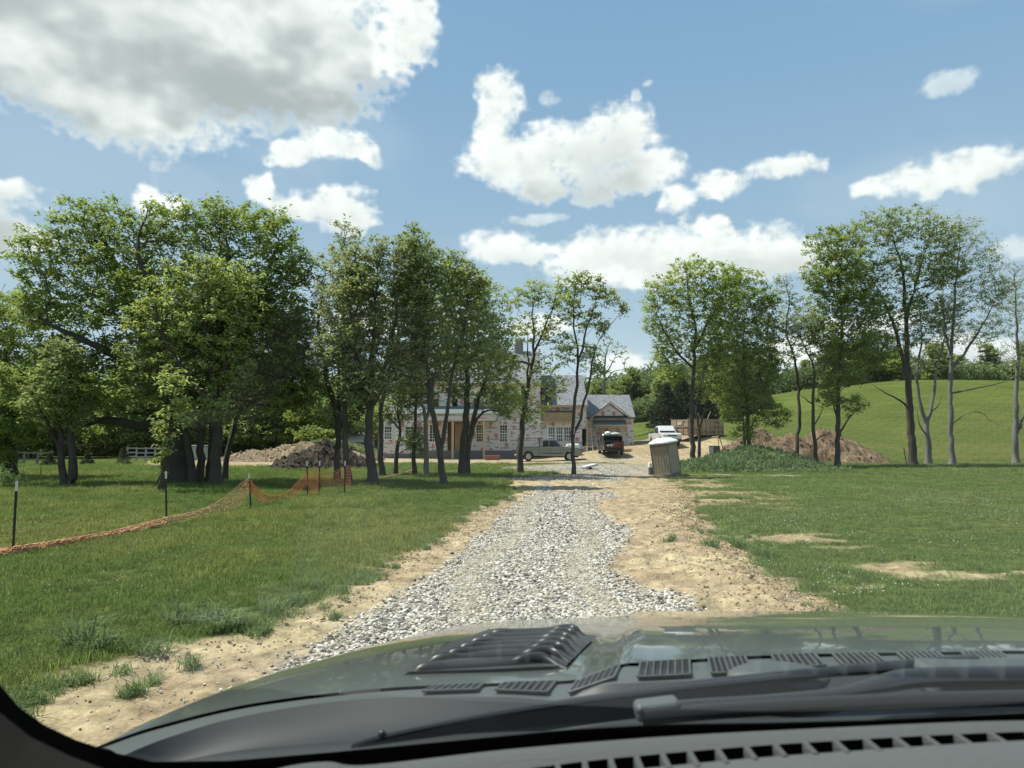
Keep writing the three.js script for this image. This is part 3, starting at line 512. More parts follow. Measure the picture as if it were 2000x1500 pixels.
photoTree({ seed: 117, label: 'grey trunk forking into a narrow Y in front of the porch', group: MIDDLE, dist: 38.5, mat: LEAF.grey, clumps: 200, per: 48, spray: 0.42, leaf: 0.075, bark: greyBarkMat,
  trunks: [{ w: 10, taper: 0.2, path: [[831, 928], [831, 880], [832, 838], [831, 822]] }, { w: 7, up: 1, path: [[831, 824], [825, 790], [822, 740], [826, 640], [830, 540]] }, { w: 7, up: 1, path: [[831, 824], [840, 795], [850, 740, 0.3], [862, 640, 0.3], [866, 560]] }],
  lobes: [[835, 510, 34, 40], [870, 560, 34, 50], [850, 640, 50, 50], [880, 700, 40, 40], [830, 720, 30, 40]] });
photoTree({ seed: 118, label: 'tall dark trunk leaning left, nearest of the trees before the porch', group: MIDDLE, dist: 31, mat: LEAF.locust, clumps: 430, per: 56, spray: 0.38, leaf: 0.07, limb: 0.5,
  trunks: [{ w: 14, taper: 0.6, path: [[866, 948], [862, 900], [850, 840], [838, 760], [830, 700], [820, 600], [812, 500], [806, 450]] }, { w: 9, up: 1, path: [[860, 880], [872, 810, 0.2], [880, 750, 0.3], [900, 670, 0.4], [915, 600, 0.3], [910, 540]] }],
  lobes: [[808, 470, 34, 36], [835, 520, 36, 40], [880, 530, 44, 40], [800, 560, 36, 50], [850, 600, 50, 50], [920, 560, 40, 44], [930, 630, 40, 50], [880, 680, 50, 44], [810, 660, 34, 50], [950, 700, 36, 40]] });
photoTree({ seed: 119, label: 'thick double trunk spreading into a wide crown before the front door', group: MIDDLE, dist: 39.6, mat: LEAF.pale, clumps: 430, per: 52, spray: 0.44, leaf: 0.08, limb: 0.55,
  trunks: [{ w: 17, taper: 0.5, path: [[904, 925], [906, 860], [910, 790], [912, 730], [905, 650], [900, 580]] }, { w: 12, path: [[912, 925], [918, 860], [930, 800], [945, 750], [960, 700, 0.4], [965, 640]] }, { w: 6, up: 1, path: [[922, 840], [940, 808, 0.5], [965, 802, 0.8], [990, 815, 0.9]] }],
  lobes: [[900, 560, 40, 40], [940, 590, 44, 44], [970, 650, 36, 50], [890, 650, 40, 50], [935, 680, 50, 50], [985, 710, 30, 40], [870, 720, 36, 36], [960, 760, 50, 36], [985, 790, 40, 26, 0.8], [900, 760, 30, 26]] });
photoTree({ seed: 120, label: 'slender tree behind the bed of the silver pickup with an airy crown', group: MIDDLE, dist: 41.5, mat: LEAF.pale, clumps: 230, per: 44, spray: 0.4, leaf: 0.078, limb: 0.5,
  trunks: [{ w: 12, taper: 0.6, path: [[1016, 920], [1018, 860], [1026, 790], [1036, 730], [1042, 690], [1040, 620], [1045, 570]] }, { w: 6, up: 1, path: [[1028, 780], [1032, 710, 0.3], [1030, 640, 0.4]] }, { w: 5, up: 1, path: [[1040, 714], [1010, 706, 0.5], [980, 712, 0.6], [960, 700, 0.6]] }, { w: 5, up: 1, path: [[1042, 690], [1060, 650], [1080, 600], [1090, 560]] }],
  lobes: [[1010, 580, 30, 26], [1050, 570, 40, 26], [1090, 570, 24, 30], [1025, 640, 34, 30], [1075, 640, 30, 30], [985, 700, 30, 30], [1060, 720, 40, 30], [1085, 750, 26, 26], [1010, 770, 36, 36], [1040, 800, 30, 30]] });
photoTree({ seed: 121, label: 'thin two-stemmed tree beside the drive at the culvert, leaning out to the right', group: MIDDLE, dist: 40.8, mat: LEAF.pale, clumps: 190, per: 44, spray: 0.34, leaf: 0.078, limb: 0.5,
  trunks: [{ w: 8, taper: 0.5, path: [[1120, 927], [1119, 870], [1121, 800], [1128, 730], [1128, 680], [1120, 620], [1125, 560], [1135, 535]] }, { w: 6, up: 1, path: [[1120, 855], [1138, 800, 0.3], [1148, 750, 0.4], [1156, 700, 0.4], [1180, 650, 0.3], [1215, 605, 0.2]] }, { w: 5, up: 1, path: [[1128, 720], [1140, 660], [1160, 600], [1175, 560]] }],
  lobes: [[1130, 550, 26, 26], [1160, 560, 26, 26], [1110, 600, 28, 30], [1150, 620, 26, 24], [1190, 580, 20, 18], [1220, 602, 14, 12], [1180, 640, 18, 16], [1105, 680, 24, 30], [1150, 690, 20, 22], [1170, 720, 24, 18]] });
photoTree({ seed: 122, name: 'bare_tree', label: 'nearly leafless snag with bare twigs rising behind the garage roof', group: MIDDLE, dist: 96, mat: LEAF.pale, clumps: 54, per: 14, spray: 0.5, leaf: 0.13, twig: 0.03, limb: 0.7, bark: greyBarkMat,
  trunks: [{ w: 7, path: [[1180, 860], [1181, 790], [1180, 730], [1184, 690], [1195, 660]] }, { w: 3, up: 1, path: [[1181, 745], [1200, 725], [1235, 722]] }, { w: 3, up: 1, path: [[1181, 735], [1200, 700], [1208, 665]] }],
  lobes: [[1165, 700, 16, 30], [1185, 680, 20, 26], [1212, 690, 16, 26], [1225, 726, 14, 8], [1170, 740, 14, 12]] });
// right
photoTree({ seed: 131, label: 'leafy tree standing just behind the leaning portable toilet', group: RIGHT, dist: 53, mat: LEAF.bright, clumps: 470, per: 56, spray: 0.5, leaf: 0.092, limb: 0.6,
  trunks: [{ w: 11, taper: 0.4, path: [[1353, 906], [1352, 850], [1351, 780], [1356, 700], [1358, 640], [1345, 580], [1340, 520]] }, { w: 6, up: 1, path: [[1356, 720], [1320, 690, 0.5], [1290, 640, 0.6], [1270, 590, 0.5]] }, { w: 7, up: 1, path: [[1357, 680], [1390, 620, -0.5], [1420, 560, -0.5]] }, { w: 3, up: 1, path: [[1354, 760], [1320, 740, 0.8], [1290, 745, 1]] }],
  lobes: [[1345, 530, 40, 36], [1390, 540, 44, 36], [1290, 570, 36, 34], [1340, 590, 60, 46], [1410, 600, 44, 46], [1275, 620, 24, 40], [1330, 660, 56, 40], [1395, 670, 44, 44], [1295, 690, 26, 34], [1310, 730, 26, 18, 0.8], [1430, 540, 24, 24]] });
photoTree({ seed: 132, label: 'thin forked stem close against the tree behind the portable toilet', group: RIGHT, dist: 53.5, mat: LEAF.pale, clumps: 110, per: 44, spray: 0.45, leaf: 0.088,
  trunks: [{ w: 7, taper: 0.3, path: [[1365, 905], [1366, 860], [1365, 836]] }, { w: 5, up: 1, path: [[1365, 838], [1360, 800], [1368, 750, 0.3], [1382, 690, 0.3]] }, { w: 4, up: 1, path: [[1365, 838], [1376, 800], [1388, 750], [1400, 700]] }],
  lobes: [[1380, 700, 36, 36], [1400, 740, 26, 30], [1372, 760, 26, 24], [1410, 680, 30, 34]] });
photoTree({ seed: 133, label: 'bushy tree leafed almost to the ground on the weedy mound', group: RIGHT, dist: 55, mat: LEAF.oak, clumps: 560, per: 74, spray: 0.52, leaf: 0.09, limb: 0.5, floor: 1.2,
  trunks: [{ w: 9, taper: 0.5, path: [[1464, 880], [1460, 820], [1456, 760], [1452, 680], [1455, 600]] }, { w: 6, path: [[1456, 880], [1452, 830], [1448, 780]] }, { w: 4, up: 1, path: [[1462, 850], [1475, 810, 0.5], [1500, 790, 0.6]] }],
  lobes: [[1450, 560, 40, 36], [1490, 590, 34, 36], [1430, 630, 50, 50], [1485, 650, 40, 50], [1450, 700, 60, 46], [1500, 720, 26, 34], [1430, 760, 44, 36], [1475, 770, 30, 30], [1500, 810, 34, 26, 0.6], [1425, 800, 24, 24], [1450, 840, 26, 22]] });
photoTree({ seed: 134, label: 'thin winding trunk, first of the two crooked stems before the brown earth pile', group: RIGHT, dist: 57, mat: LEAF.grey, clumps: 120, per: 34, spray: 0.45, leaf: 0.085, limb: 0.6,
  trunks: [{ w: 8, taper: 0.5, path: [[1558, 902], [1558, 860], [1562, 820], [1560, 760], [1552, 700], [1535, 650], [1540, 580], [1530, 545]] }, { w: 4, up: 1, path: [[1560, 765], [1580, 740], [1600, 715]] }, { w: 3, up: 1, path: [[1554, 700], [1530, 690], [1512, 690]] }],
  lobes: [[1530, 560, 24, 30], [1525, 620, 30, 34], [1560, 630, 30, 30], [1545, 680, 30, 24], [1510, 650, 20, 24], [1590, 690, 20, 16], [1555, 590, 20, 24]] });
photoTree({ seed: 135, label: 'second crooked thin stem, with bare low twigs, before the brown earth pile', group: RIGHT, dist: 54, mat: LEAF.grey, clumps: 100, per: 34, spray: 0.42, leaf: 0.085, limb: 0.6,
  trunks: [{ w: 8, taper: 0.5, path: [[1594, 913], [1593, 870], [1588, 820], [1588, 770], [1590, 720], [1578, 690], [1565, 660], [1570, 610]] }, { w: 3, up: 1, path: [[1592, 862], [1604, 850], [1622, 848], [1618, 835]] }, { w: 3, up: 1, path: [[1590, 830], [1604, 806], [1612, 790]] }, { w: 3, up: 1, path: [[1588, 790], [1572, 778], [1560, 770]] }],
  lobes: [[1570, 620, 24, 26], [1560, 660, 24, 24], [1600, 700, 20, 20], [1590, 650, 22, 30], [1545, 640, 20, 20]] });
photoTree({ seed: 136, label: 'straight trunk with a dense dark green crown right of the crooked stems', group: RIGHT, dist: 54, mat: LEAF.oak, clumps: 600, per: 76, spray: 0.52, leaf: 0.09, limb: 0.5, floor: 1.5,
  trunks: [{ w: 11, taper: 0.6, path: [[1636, 912], [1637, 860], [1637, 800], [1640, 720], [1645, 640], [1640, 560], [1630, 500]] }, { w: 4, up: 1, path: [[1637, 850], [1655, 815, 0.4], [1672, 800, 0.5]] }, { w: 4, up: 1, path: [[1637, 820], [1620, 780, 0.4], [1610, 750, 0.5]] }],
  lobes: [[1615, 480, 40, 36], [1650, 520, 50, 40], [1600, 540, 36, 36], [1640, 590, 56, 44], [1690, 600, 40, 44], [1610, 640, 36, 44], [1660, 670, 56, 44], [1710, 680, 36, 36], [1640, 730, 44, 30], [1620, 770, 26, 24], [1665, 790, 22, 20]] });
photoTree({ seed: 137, label: 'tallest tree on the right, with a stout dark trunk and high rounded crown', group: RIGHT, dist: 56, mat: LEAF.locust, clumps: 620, per: 56, spray: 0.52, leaf: 0.088, limb: 0.6,
  trunks: [{ w: 16, taper: 0.55, path: [[1783, 908], [1780, 850], [1776, 790], [1772, 700], [1768, 600], [1760, 520], [1740, 450]] }, { w: 11, up: 1, path: [[1778, 810], [1765, 740, 0.5], [1742, 660, 0.8], [1720, 600, 0.8], [1690, 540, 0.6]] }, { w: 8, up: 1, path: [[1770, 620], [1800, 540, -0.6], [1820, 470, -0.6]] }, { w: 5, up: 1, path: [[1778, 802], [1750, 785, 0.8], [1715, 768, 1], [1690, 752, 1]] }],
  lobes: [[1700, 450, 50, 40], [1770, 440, 56, 38], [1830, 460, 46, 40], [1660, 470, 34, 36], [1720, 520, 60, 44], [1800, 530, 56, 44], [1670, 550, 36, 40], [1850, 520, 34, 40], [1750, 600, 56, 34], [1810, 610, 40, 34], [1770, 660, 40, 26], [1720, 640, 34, 24]] });
photoTree({ seed: 138, label: 'pale grey Y-forked tree between the two tall right-hand trunks', group: RIGHT, dist: 56.5, mat: LEAF.grey, clumps: 120, per: 34, spray: 0.45, leaf: 0.085, limb: 0.5, bark: greyBarkMat,
  trunks: [{ w: 12, taper: 0.25, path: [[1813, 908], [1812, 860], [1810, 825]] }, { w: 8, up: 1, path: [[1810, 828], [1798, 790], [1790, 730], [1800, 660], [1795, 600]] }, { w: 7, up: 1, path: [[1810, 828], [1822, 780], [1830, 720], [1845, 660], [1850, 610]] }, { w: 4, up: 1, path: [[1811, 850], [1790, 830, 0.4], [1784, 800, 0.5]] }, { w: 3, up: 1, path: [[1816, 806], [1835, 790], [1840, 770]] }],
  lobes: [[1795, 600, 26, 34], [1850, 620, 30, 36], [1825, 660, 30, 26], [1800, 700, 20, 20]] });
photoTree({ seed: 139, label: 'straight tall tree with feathery drooping foliage and a dead low limb on its right', group: RIGHT, dist: 57, mat: LEAF.grey, clumps: 430, per: 44, spray: 0.5, leaf: 0.085, limb: 0.5, bark: greyBarkMat, slim: 0.3,
  trunks: [{ w: 11, taper: 0.5, path: [[1859, 908], [1858, 850], [1857, 780], [1858, 700], [1862, 620], [1870, 520], [1876, 450]] }, { w: 6, up: 1, path: [[1858, 720], [1885, 680, 0.4], [1920, 620, 0.5], [1945, 570, 0.4]] }, { w: 6, up: 1, path: [[1858, 700], [1848, 620, -0.4], [1850, 540, -0.5]] }, { w: 4, up: 1, path: [[1858, 768], [1885, 762, 0.5], [1930, 752, 0.8], [1975, 738, 0.8]] }, { w: 2.5, up: 1, path: [[1858, 830], [1880, 808, 0.5], [1904, 806, 0.6], [1930, 826, 0.6], [1965, 836, 0.6]] }],
  lobes: [[1880, 460, 40, 40], [1920, 500, 36, 44], [1860, 520, 44, 40], [1900, 570, 60, 40], [1950, 570, 26, 34], [1850, 600, 34, 40], [1880, 650, 44, 30], [1930, 640, 30, 30]] });
photoTree({ seed: 140, label: 'thin-leaved tree at the right edge of the photo with two ascending stems', group: RIGHT, dist: 58, mat: LEAF.grey, clumps: 230, per: 34, spray: 0.5, leaf: 0.085, limb: 0.5, bark: greyBarkMat, slim: 0.3,
  trunks: [{ w: 12, taper: 0.5, path: [[1984, 904], [1983, 840], [1984, 780], [1988, 700], [1985, 620], [1980, 540]] }, { w: 7, up: 1, path: [[1984, 850], [2000, 810], [2015, 740], [2020, 650], [2025, 570]] }],
  lobes: [[1980, 550, 36, 44], [1960, 620, 30, 40], [2010, 590, 44, 50], [1975, 690, 30, 30], [2030, 660, 40, 50]] });
// ---------------------------------------------------------------- woods behind the lawn and on the hill
function woodModel(seed, h, w, trunkFrac, mat, leaf = 0.17) {
  reseed(seed); const lobes = [], n = 7;
  for (let i = 0; i < n; i++) { const t = i / (n - 1), y = h * mix(trunkFrac, 0.88, t), r = w * (0.5 + 0.55 * Math.sin(Math.PI * mix(0.25, 0.95, t))); lobes.push([V3(gauss() * w * 0.35, y, gauss() * w * 0.35), r * rr(0.7, 1), h * 0.13, r * rr(0.7, 1)]); }
  const g = growTree({ seed, trunks: [{ r: 0.16, taper: 0.85, path: [V3(0, -0.3, 0), V3(gauss() * 0.2, h * 0.3, gauss() * 0.2), V3(gauss() * 0.3, h * 0.6, gauss() * 0.3), V3(gauss() * 0.3, h * 0.9, 0)] }], lobes, clumps: 150, per: 84, spray: 0.9, leaf, twig: 0.03, floor: h * trunkFrac * 0.7 });
  const grp = new THREE.Group(); part('trunk', g.wood, barkMat, grp); part('crown', g.crown, mat, grp).userData.kind = 'stuff'; return grp;
}
const woodModels = [woodModel(201, 10.5, 2.6, 0.22, LEAF.wood), woodModel(202, 9, 2.9, 0.16, LEAF.bright), woodModel(203, 11.5, 2.4, 0.28, LEAF.wood), woodModel(204, 8, 3.0, 0.12, LEAF.oak), woodModel(205, 9.8, 2.5, 0.25, LEAF.locust)];
function woodTree(i, x, z, s, label, group, name = 'woodland_tree') {
  const o = woodModels[i % woodModels.length].clone(); o.name = numbered(name); o.position.set(x, height(x, z) - 0.05, z); o.rotation.y = rr(0, 6.28); o.scale.set(s * rr(0.9, 1.15), s, s * rr(0.9, 1.15)); scene.add(o); return tag(o, label, 'tree', group);
}
reseed(55);
for (let i = 0; i < 22; i++) woodTree(i, mix(-66, -13, (i + rnd() * 0.7) / 22), -rr(78, 84) - (i > 12 ? 6 : 0), rr(0.78, 1.05), 'leafy tree in the front row of the dense wood behind the left lawn', 'front row of the left wood');
for (let i = 0; i < 24; i++) woodTree(i + 2, mix(-80, -8, (i + rnd() * 0.8) / 24), -rr(90, 99), rr(0.95, 1.25), 'taller tree deep in the wood behind the left lawn', 'deep rows of the left wood');
for (let i = 0; i < 22; i++) woodTree(i + 1, mix(-95, 4, (i + rnd() * 0.8) / 22), -rr(104, 118), rr(1.0, 1.35), 'taller tree deep in the wood behind the left lawn', 'deep rows of the left wood');
for (let i = 0; i < 12; i++) woodTree(i, mix(12, 31, (i + rnd() * 0.8) / 12), -rr(124, 146), rr(0.72, 0.98), 'rounded tree in the wood beyond the garage roof', 'wood beyond the garage');
for (let i = 0; i < 26; i++) { const t = (i + rnd() * 0.8) / 26, x = mix(44, 150, t); woodTree(i + 3, x, -rr(158, 182), mix(0.55, 1.15, smooth(0.1, 0.3, t)) * rr(0.85, 1.1), 'small far tree along the crest of the grassy hill', 'trees along the hill crest'); }
// shrub layer that closes the foot of the woods
const leafClump = (() => {
  reseed(61); const pos = [], idx = [];
  for (let i = 0; i < 26; i++) { const c = V3(gauss() * 0.42, gauss() * 0.32 + 0.1, gauss() * 0.42), a = V3(gauss(), gauss(), gauss()).normalize(), b = V3(gauss(), gauss(), gauss()).cross(a).normalize(), s = rr(0.10, 0.2), k = pos.length / 3; for (const [u, v] of [[-1, 0], [0, 0.5], [1, 0], [0, -0.5]]) pos.push(c.x + (a.x * u + b.x * v) * s, c.y + (a.y * u + b.y * v) * s, c.z + (a.z * u + b.z * v) * s); idx.push(k, k + 1, k + 2, k, k + 2, k + 3); }
  const g = new THREE.BufferGeometry(); g.setAttribute('position', new THREE.Float32BufferAttribute(pos, 3)); g.setIndex(idx); g.computeVertexNormals(); return g;
})();
const clumpMat = new THREE.MeshPhysicalMaterial({ roughness: 1, specularIntensity: 0.3, transmission: 0.45, thickness: 0, side: THREE.DoubleSide });
{
  reseed(62); const spots = [];
  for (let i = 0; i < 9000; i++) { const x = rr(-90, 2), z = -rr(86, 122) - (x > -20 ? 4 : 0); spots.push([x, z, Math.pow(rnd(), 1.3) * 4.2]); }
  for (let i = 0; i < 2600; i++) { const x = rr(8, 34), z = -rr(122, 150); spots.push([x, z, Math.pow(rnd(), 1.2) * 3.4]); }
  for (let i = 0; i < 4200; i++) { const x = rr(40, 160), z = -rr(158, 185); spots.push([x, z, Math.pow(rnd(), 1.1) * mix(1.5, 6.4, smooth(50, 72, x))]); }
  for (let i = 0; i < 9000; i++) { const x = rr(-160, 60), z = -rr(150, 200); spots.push([x, z, Math.pow(rnd(), 0.8) * 11]); }
  scatter('wood_undergrowth', [leafClump], clumpMat, spots, ([x, z, y], p, e, sv, c) => { const s = rr(1.3, 2.4) * (z < -148 ? 1.5 : 1); p.set(x, height(x, z) + y, z); e.set(rr(0, 6), rr(0, 6), rr(0, 6)); sv.set(s, s, s); const v = rr(0.75, 1.2); c.setRGB(0.17 * v, 0.225 * v, 0.085 * v); }, 'undergrowth and far foliage that closes the woods', 'undergrowth');
}
// dark cedars on the flank of the hill, and the small evergreens on the left lawn
function evergreen(name, label, group, px, py, dist, w, h, mat, seed, leaf) {
  reseed(seed); const p = at(px, py, dist), x = p.x, z = -dist, pos = [], col = [], idx = [], n = Math.round(900 * Math.max(1, h / 1.6)), c = V3(), a = V3(), b = V3();
  for (let i = 0; i < n; i++) {
    const t = Math.pow(rnd(), 1.25), r = w * (1 - t) ** 0.75 * Math.pow(rnd(), 0.4) * (0.85 + 0.3 * hash2(Math.floor(t * 9), seed)), an = rr(0, 6.28), s = leaf * rr(0.6, 1.4), k = pos.length / 3;
    c.set(Math.cos(an) * r, 0.04 * h + t * h * 0.96, Math.sin(an) * r); a.set(Math.cos(an) + gauss() * 0.5, 0.5 + gauss() * 0.5, Math.sin(an) + gauss() * 0.5).normalize(); b.set(gauss(), gauss(), gauss()).cross(a).normalize();
    for (const [u, v] of [[-1, 0], [0, 0.4], [1, 0], [0, -0.4]]) { pos.push(c.x + (a.x * u + b.x * v) * s, c.y + (a.y * u + b.y * v) * s, c.z + (a.z * u + b.z * v) * s); } const v = rr(0.7, 1.25); for (let q = 0; q < 4; q++) col.push(v, v, v); idx.push(k, k + 1, k + 2, k, k + 2, k + 3);
  }
  const g = new THREE.BufferGeometry(); g.setAttribute('position', new THREE.Float32BufferAttribute(pos, 3)); g.setAttribute('color', new THREE.Float32BufferAttribute(col, 3)); g.setIndex(idx); g.computeVertexNormals();
  const t = thing(name, label, 'evergreen', [x, height(x, z) - 0.03, z], 0, group);
  part('trunk', bar(V3(0, 0, 0), V3(0, h * 0.85, 0), w * 0.06, 6, w * 0.015), barkMat, t); part('crown', g, mat, t).userData.kind = 'stuff';
}
[[1302, 800, 94, 2.6, 6.0, 'leftmost'], [1332, 795, 96, 3.0, 6.8, 'second from left'], [1365, 790, 98, 3.0, 6.4, 'third from left'], [1400, 780, 101, 3.0, 6.2, 'fourth from left'], [1442, 772, 106, 3.0, 5.8, 'fifth from left'], [1480, 765, 110, 2.8, 5.2, 'rightmost']].forEach(([px, py, d, w, h, where], i) => evergreen('cedar_tree', 'dark cedar on the foot of the grassy hill, ' + where + ' in its row', 'dark cedars on the hill', px, py, d, w, h, LEAF.dark, 301 + i, 0.24));
[[240, 925, 58, 0.62, 1.45, 'small conical evergreen, the pointed one left of the oak'], [170, 930, 55, 0.6, 1.1, 'small round evergreen just right of the twin-stemmed tree'], [95, 933, 54, 0.62, 0.95, 'small squat evergreen just left of the twin-stemmed tree'], [306, 918, 64, 0.6, 1.2, 'small evergreen half hidden by the thin leaning stem'], [6, 940, 49, 0.7, 1.4, 'small evergreen cut by the left photo edge'], [483, 900, 76, 0.6, 1.0, 'small dark evergreen far behind the scraped sand bank']].forEach(([px, py, d, w, h, label], i) => evergreen('evergreen_shrub', label, 'small evergreens on the left lawn', px, py, d, w, h, LEAF.dark, 321 + i, 0.075));
reseed(341);
for (const [px, py, d, s, label] of [[10, 975, 30, 0.8, 'leafy bush at the left photo edge behind the first fence post'], [1268, 968, 0, 0, '']]) if (d) {
  const p = at(px, py, d), t = new THREE.Group(); t.name = numbered('leafy_bush'); t.position.set(p.x, height(p.x, -d), -d); scene.add(t); tag(t, label, 'bush');
  const im = new THREE.InstancedMesh(leafClump, clumpMat, 40); im.name = 'foliage'; im.userData.kind = 'stuff'; const m = new THREE.Matrix4(), c = new THREE.Color();
  for (let i = 0; i < 40; i++) { m.compose(V3(gauss() * s * 0.6, 0.15 + Math.abs(gauss()) * s * 0.5, gauss() * s * 0.6), new THREE.Quaternion().setFromEuler(new THREE.Euler(rr(0, 6), rr(0, 6), 0)), V3(0.35, 0.35, 0.35)); im.setMatrixAt(i, m); im.setColorAt(i, c.setRGB(0.2, 0.28, 0.1)); } t.add(im);
}

// ---------------------------------------------------------------- heaps of earth
const earthMat = (r, g, b) => new THREE.MeshPhysicalMaterial({ vertexColors: true, color: new THREE.Color().setRGB(r * 1.4, g * 1.4, b * 1.4), map: grainTex, roughness: 1, specularIntensity: 0.1, bumpMap: bumpTex, bumpScale: 0.08 });
function heap(name, label, mat, peaks, seed, rough = 0.3, box4, kind) {      // peaks: [x, z, radius x, radius z, height] in metres
  const [x0, x1, z0, z1] = box4, nx = 110, nz = 60, pos = [], col = [], uv = [], idx = [];
  for (let j = 0; j <= nz; j++) for (let i = 0; i <= nx; i++) {
    const x = mix(x0, x1, i / nx), z = mix(z0, z1, j / nz); let h = 0;
    for (const [px, pz, rx, rz, hh] of peaks) { const q = Math.hypot((x - px) / rx, (z - pz) / rz), n = (fbm(x * 0.9 + seed, z * 0.9, 3) - 0.5) * 0.35; h = Math.max(h, hh * clamp(1 - (q + n)) ** 0.85 * 1.05); }
    const n = (billow(x * 1.1 + seed, z * 1.3, 4) - 0.55) * rough + (fbm(x * 3.4, z * 3.4 + seed, 3) - 0.5) * rough * 0.6; h += n * smooth(0.02, 0.4, h) * 0.9;
    pos.push(x, height(x, z) + (h > 0.01 ? h : -0.12), z); if (!kind && h > 0.03 && name === 'earth_pile' && hash2(i + seed * 31, j) < 0.3) heapClods.push([x + (hash2(i, j + 7) - 0.5) * 0.1, height(x, z) + h, z + (hash2(i + 3, j) - 0.5) * 0.1, mat.color]); const v = 0.62 + 0.8 * fbm(x * 1.6 + 4, z * 1.6, 3) + 0.5 * (fbm(x * 6, z * 6, 2) - 0.5); col.push(v, v * 0.99, v * 0.97); uv.push(x * 0.5, z * 0.5 + h * 0.5);
    if (i && j) { const k = pos.length / 3 - 1; idx.push(k - nx - 2, k - 1, k, k - nx - 2, k, k - nx - 1); }
  }
  const g = new THREE.BufferGeometry(); g.setAttribute('position', new THREE.Float32BufferAttribute(pos, 3)); g.setAttribute('color', new THREE.Float32BufferAttribute(col, 3)); g.setAttribute('uv', new THREE.Float32BufferAttribute(uv, 2)); g.setIndex(idx); g.computeVertexNormals();
  const m = part(name, g, mat, scene); return kind ? tag(m, label, 'earth pile', null, kind) : tag(m, label, 'earth pile');
}
const heapClods = [];
const atX = (px, d) => (px - 1000) / FOCAL * d;
heap('earth_pile', 'dark two-peaked heap of topsoil behind the orange fence', earthMat(0.075, 0.061, 0.046), [[atX(640, 50), -50, 3.0, 2.6, 2.0], [atX(578, 48.5), -48.5, 1.9, 1.8, 1.05], [atX(680, 51), -51, 2.6, 2.0, 1.0]], 3, 0.55, [-18, -8.5, -54, -45.5]);
heap('earth_pile', 'long pale bank of spoil with weeds on top behind the dark topsoil heap', earthMat(0.25, 0.195, 0.13), [[atX(600, 68), -68, 7, 3.4, 1.6], [atX(520, 67), -67, 5, 3, 1.0], [atX(655, 70), -70, 5, 3, 2.0]], 17, 0.6, [-31, -10, -74, -62]);
heap('earth_pile', 'wide brown clay heap behind the crooked trees at the foot of the hill', earthMat(0.185, 0.138, 0.092), [[atX(1610, 64), -64, 4.2, 3.2, 2.5], [atX(1540, 64), -64, 4, 3, 2.1], [atX(1480, 66), -66, 3.6, 2.6, 2.3], [atX(1670, 62), -62, 2.8, 2.4, 1.0]], 29, 0.8, [18, 36, -70, -57]);
heap('weedy_mound', 'low mound overgrown with green weeds beside the portable toilet', earthMat(0.13, 0.14, 0.055), [[atX(1470, 50), -50, 4.6, 3.2, 1.55], [atX(1400, 48), -48, 3.6, 2.4, 0.8], [atX(1530, 50), -50, 2.6, 2.2, 0.9]], 41, 0.25, [9.5, 23, -55, -44]);
reseed(69);
scatter('heap_clods', [stoneGeo(13), stoneGeo(14)], stoneMat, heapClods, ([x, y, z, base], p, e, sv, c) => { const s = 0.03 + 0.11 * Math.pow(rnd(), 3), v = rr(0.6, 1.25); p.set(x, y + s * 0.1, z); e.set(rr(-3, 3), rr(0, 6.28), rr(-3, 3)); sv.set(s * rr(0.8, 1.6), s, s); c.setRGB(base.r * v * 0.7, base.g * v * 0.7, base.b * v * 0.7); }, 'loose clods covering the heaps of earth', 'clods');
{
  reseed(71); const spots = [];
  for (let i = 0; i < 5200; i++) { const x = rr(10.5, 22), z = -rr(45, 53.5); let h = 0; for (const [px, pz, rx, rz, hh] of [[atX(1470, 50), -50, 4.6, 3.2, 1.55], [atX(1400, 48), -48, 3.6, 2.4, 0.8], [atX(1530, 50), -50, 2.6, 2.2, 0.9]]) h = Math.max(h, hh * clamp(1 - Math.hypot((x - px) / rx, (z - pz) / rz)) ** 0.85); if (h > 0.04 || rnd() < 0.12) spots.push([x, z, h]); }
  scatter('mound_weeds', [leafClump, tuftGeo(33, 14, 0.5, 0.014, 0.2, 0.7)], clumpMat, spots, ([x, z, h], p, e, sv, c) => { const s = rr(0.35, 0.8); p.set(x, height(x, z) + h * 0.95 + 0.04, z); e.set(rr(-0.3, 0.3), rr(0, 6.28), rr(-0.3, 0.3)); sv.set(s, s * rr(0.7, 1.1), s); const v = rr(0.7, 1.15); c.setRGB(0.19 * v, 0.275 * v, 0.115 * v); }, 'tangled green weeds on the low mound', 'weeds');
  const bank = []; for (let i = 0; i < 900; i++) { const x = rr(-25, -14), z = -rr(67.5, 72); bank.push([x, z]); }
  scatter('bank_weeds', [leafClump], clumpMat, bank, ([x, z], p, e, sv, c) => { const h = 1.9 * Math.exp(-(((x + 17.4) / 4) ** 2)) + 0.9 * Math.exp(-(((x + 21) / 4) ** 2)), s = rr(0.5, 1); p.set(x, height(x, z) + h * 0.75, z - 1.5); e.set(0, rr(0, 6), 0); sv.set(s, s * 0.6, s); const v = rr(0.8, 1.2); c.setRGB(0.2 * v, 0.27 * v, 0.1 * v); }, 'weeds growing on the pale spoil bank', 'weeds');
}

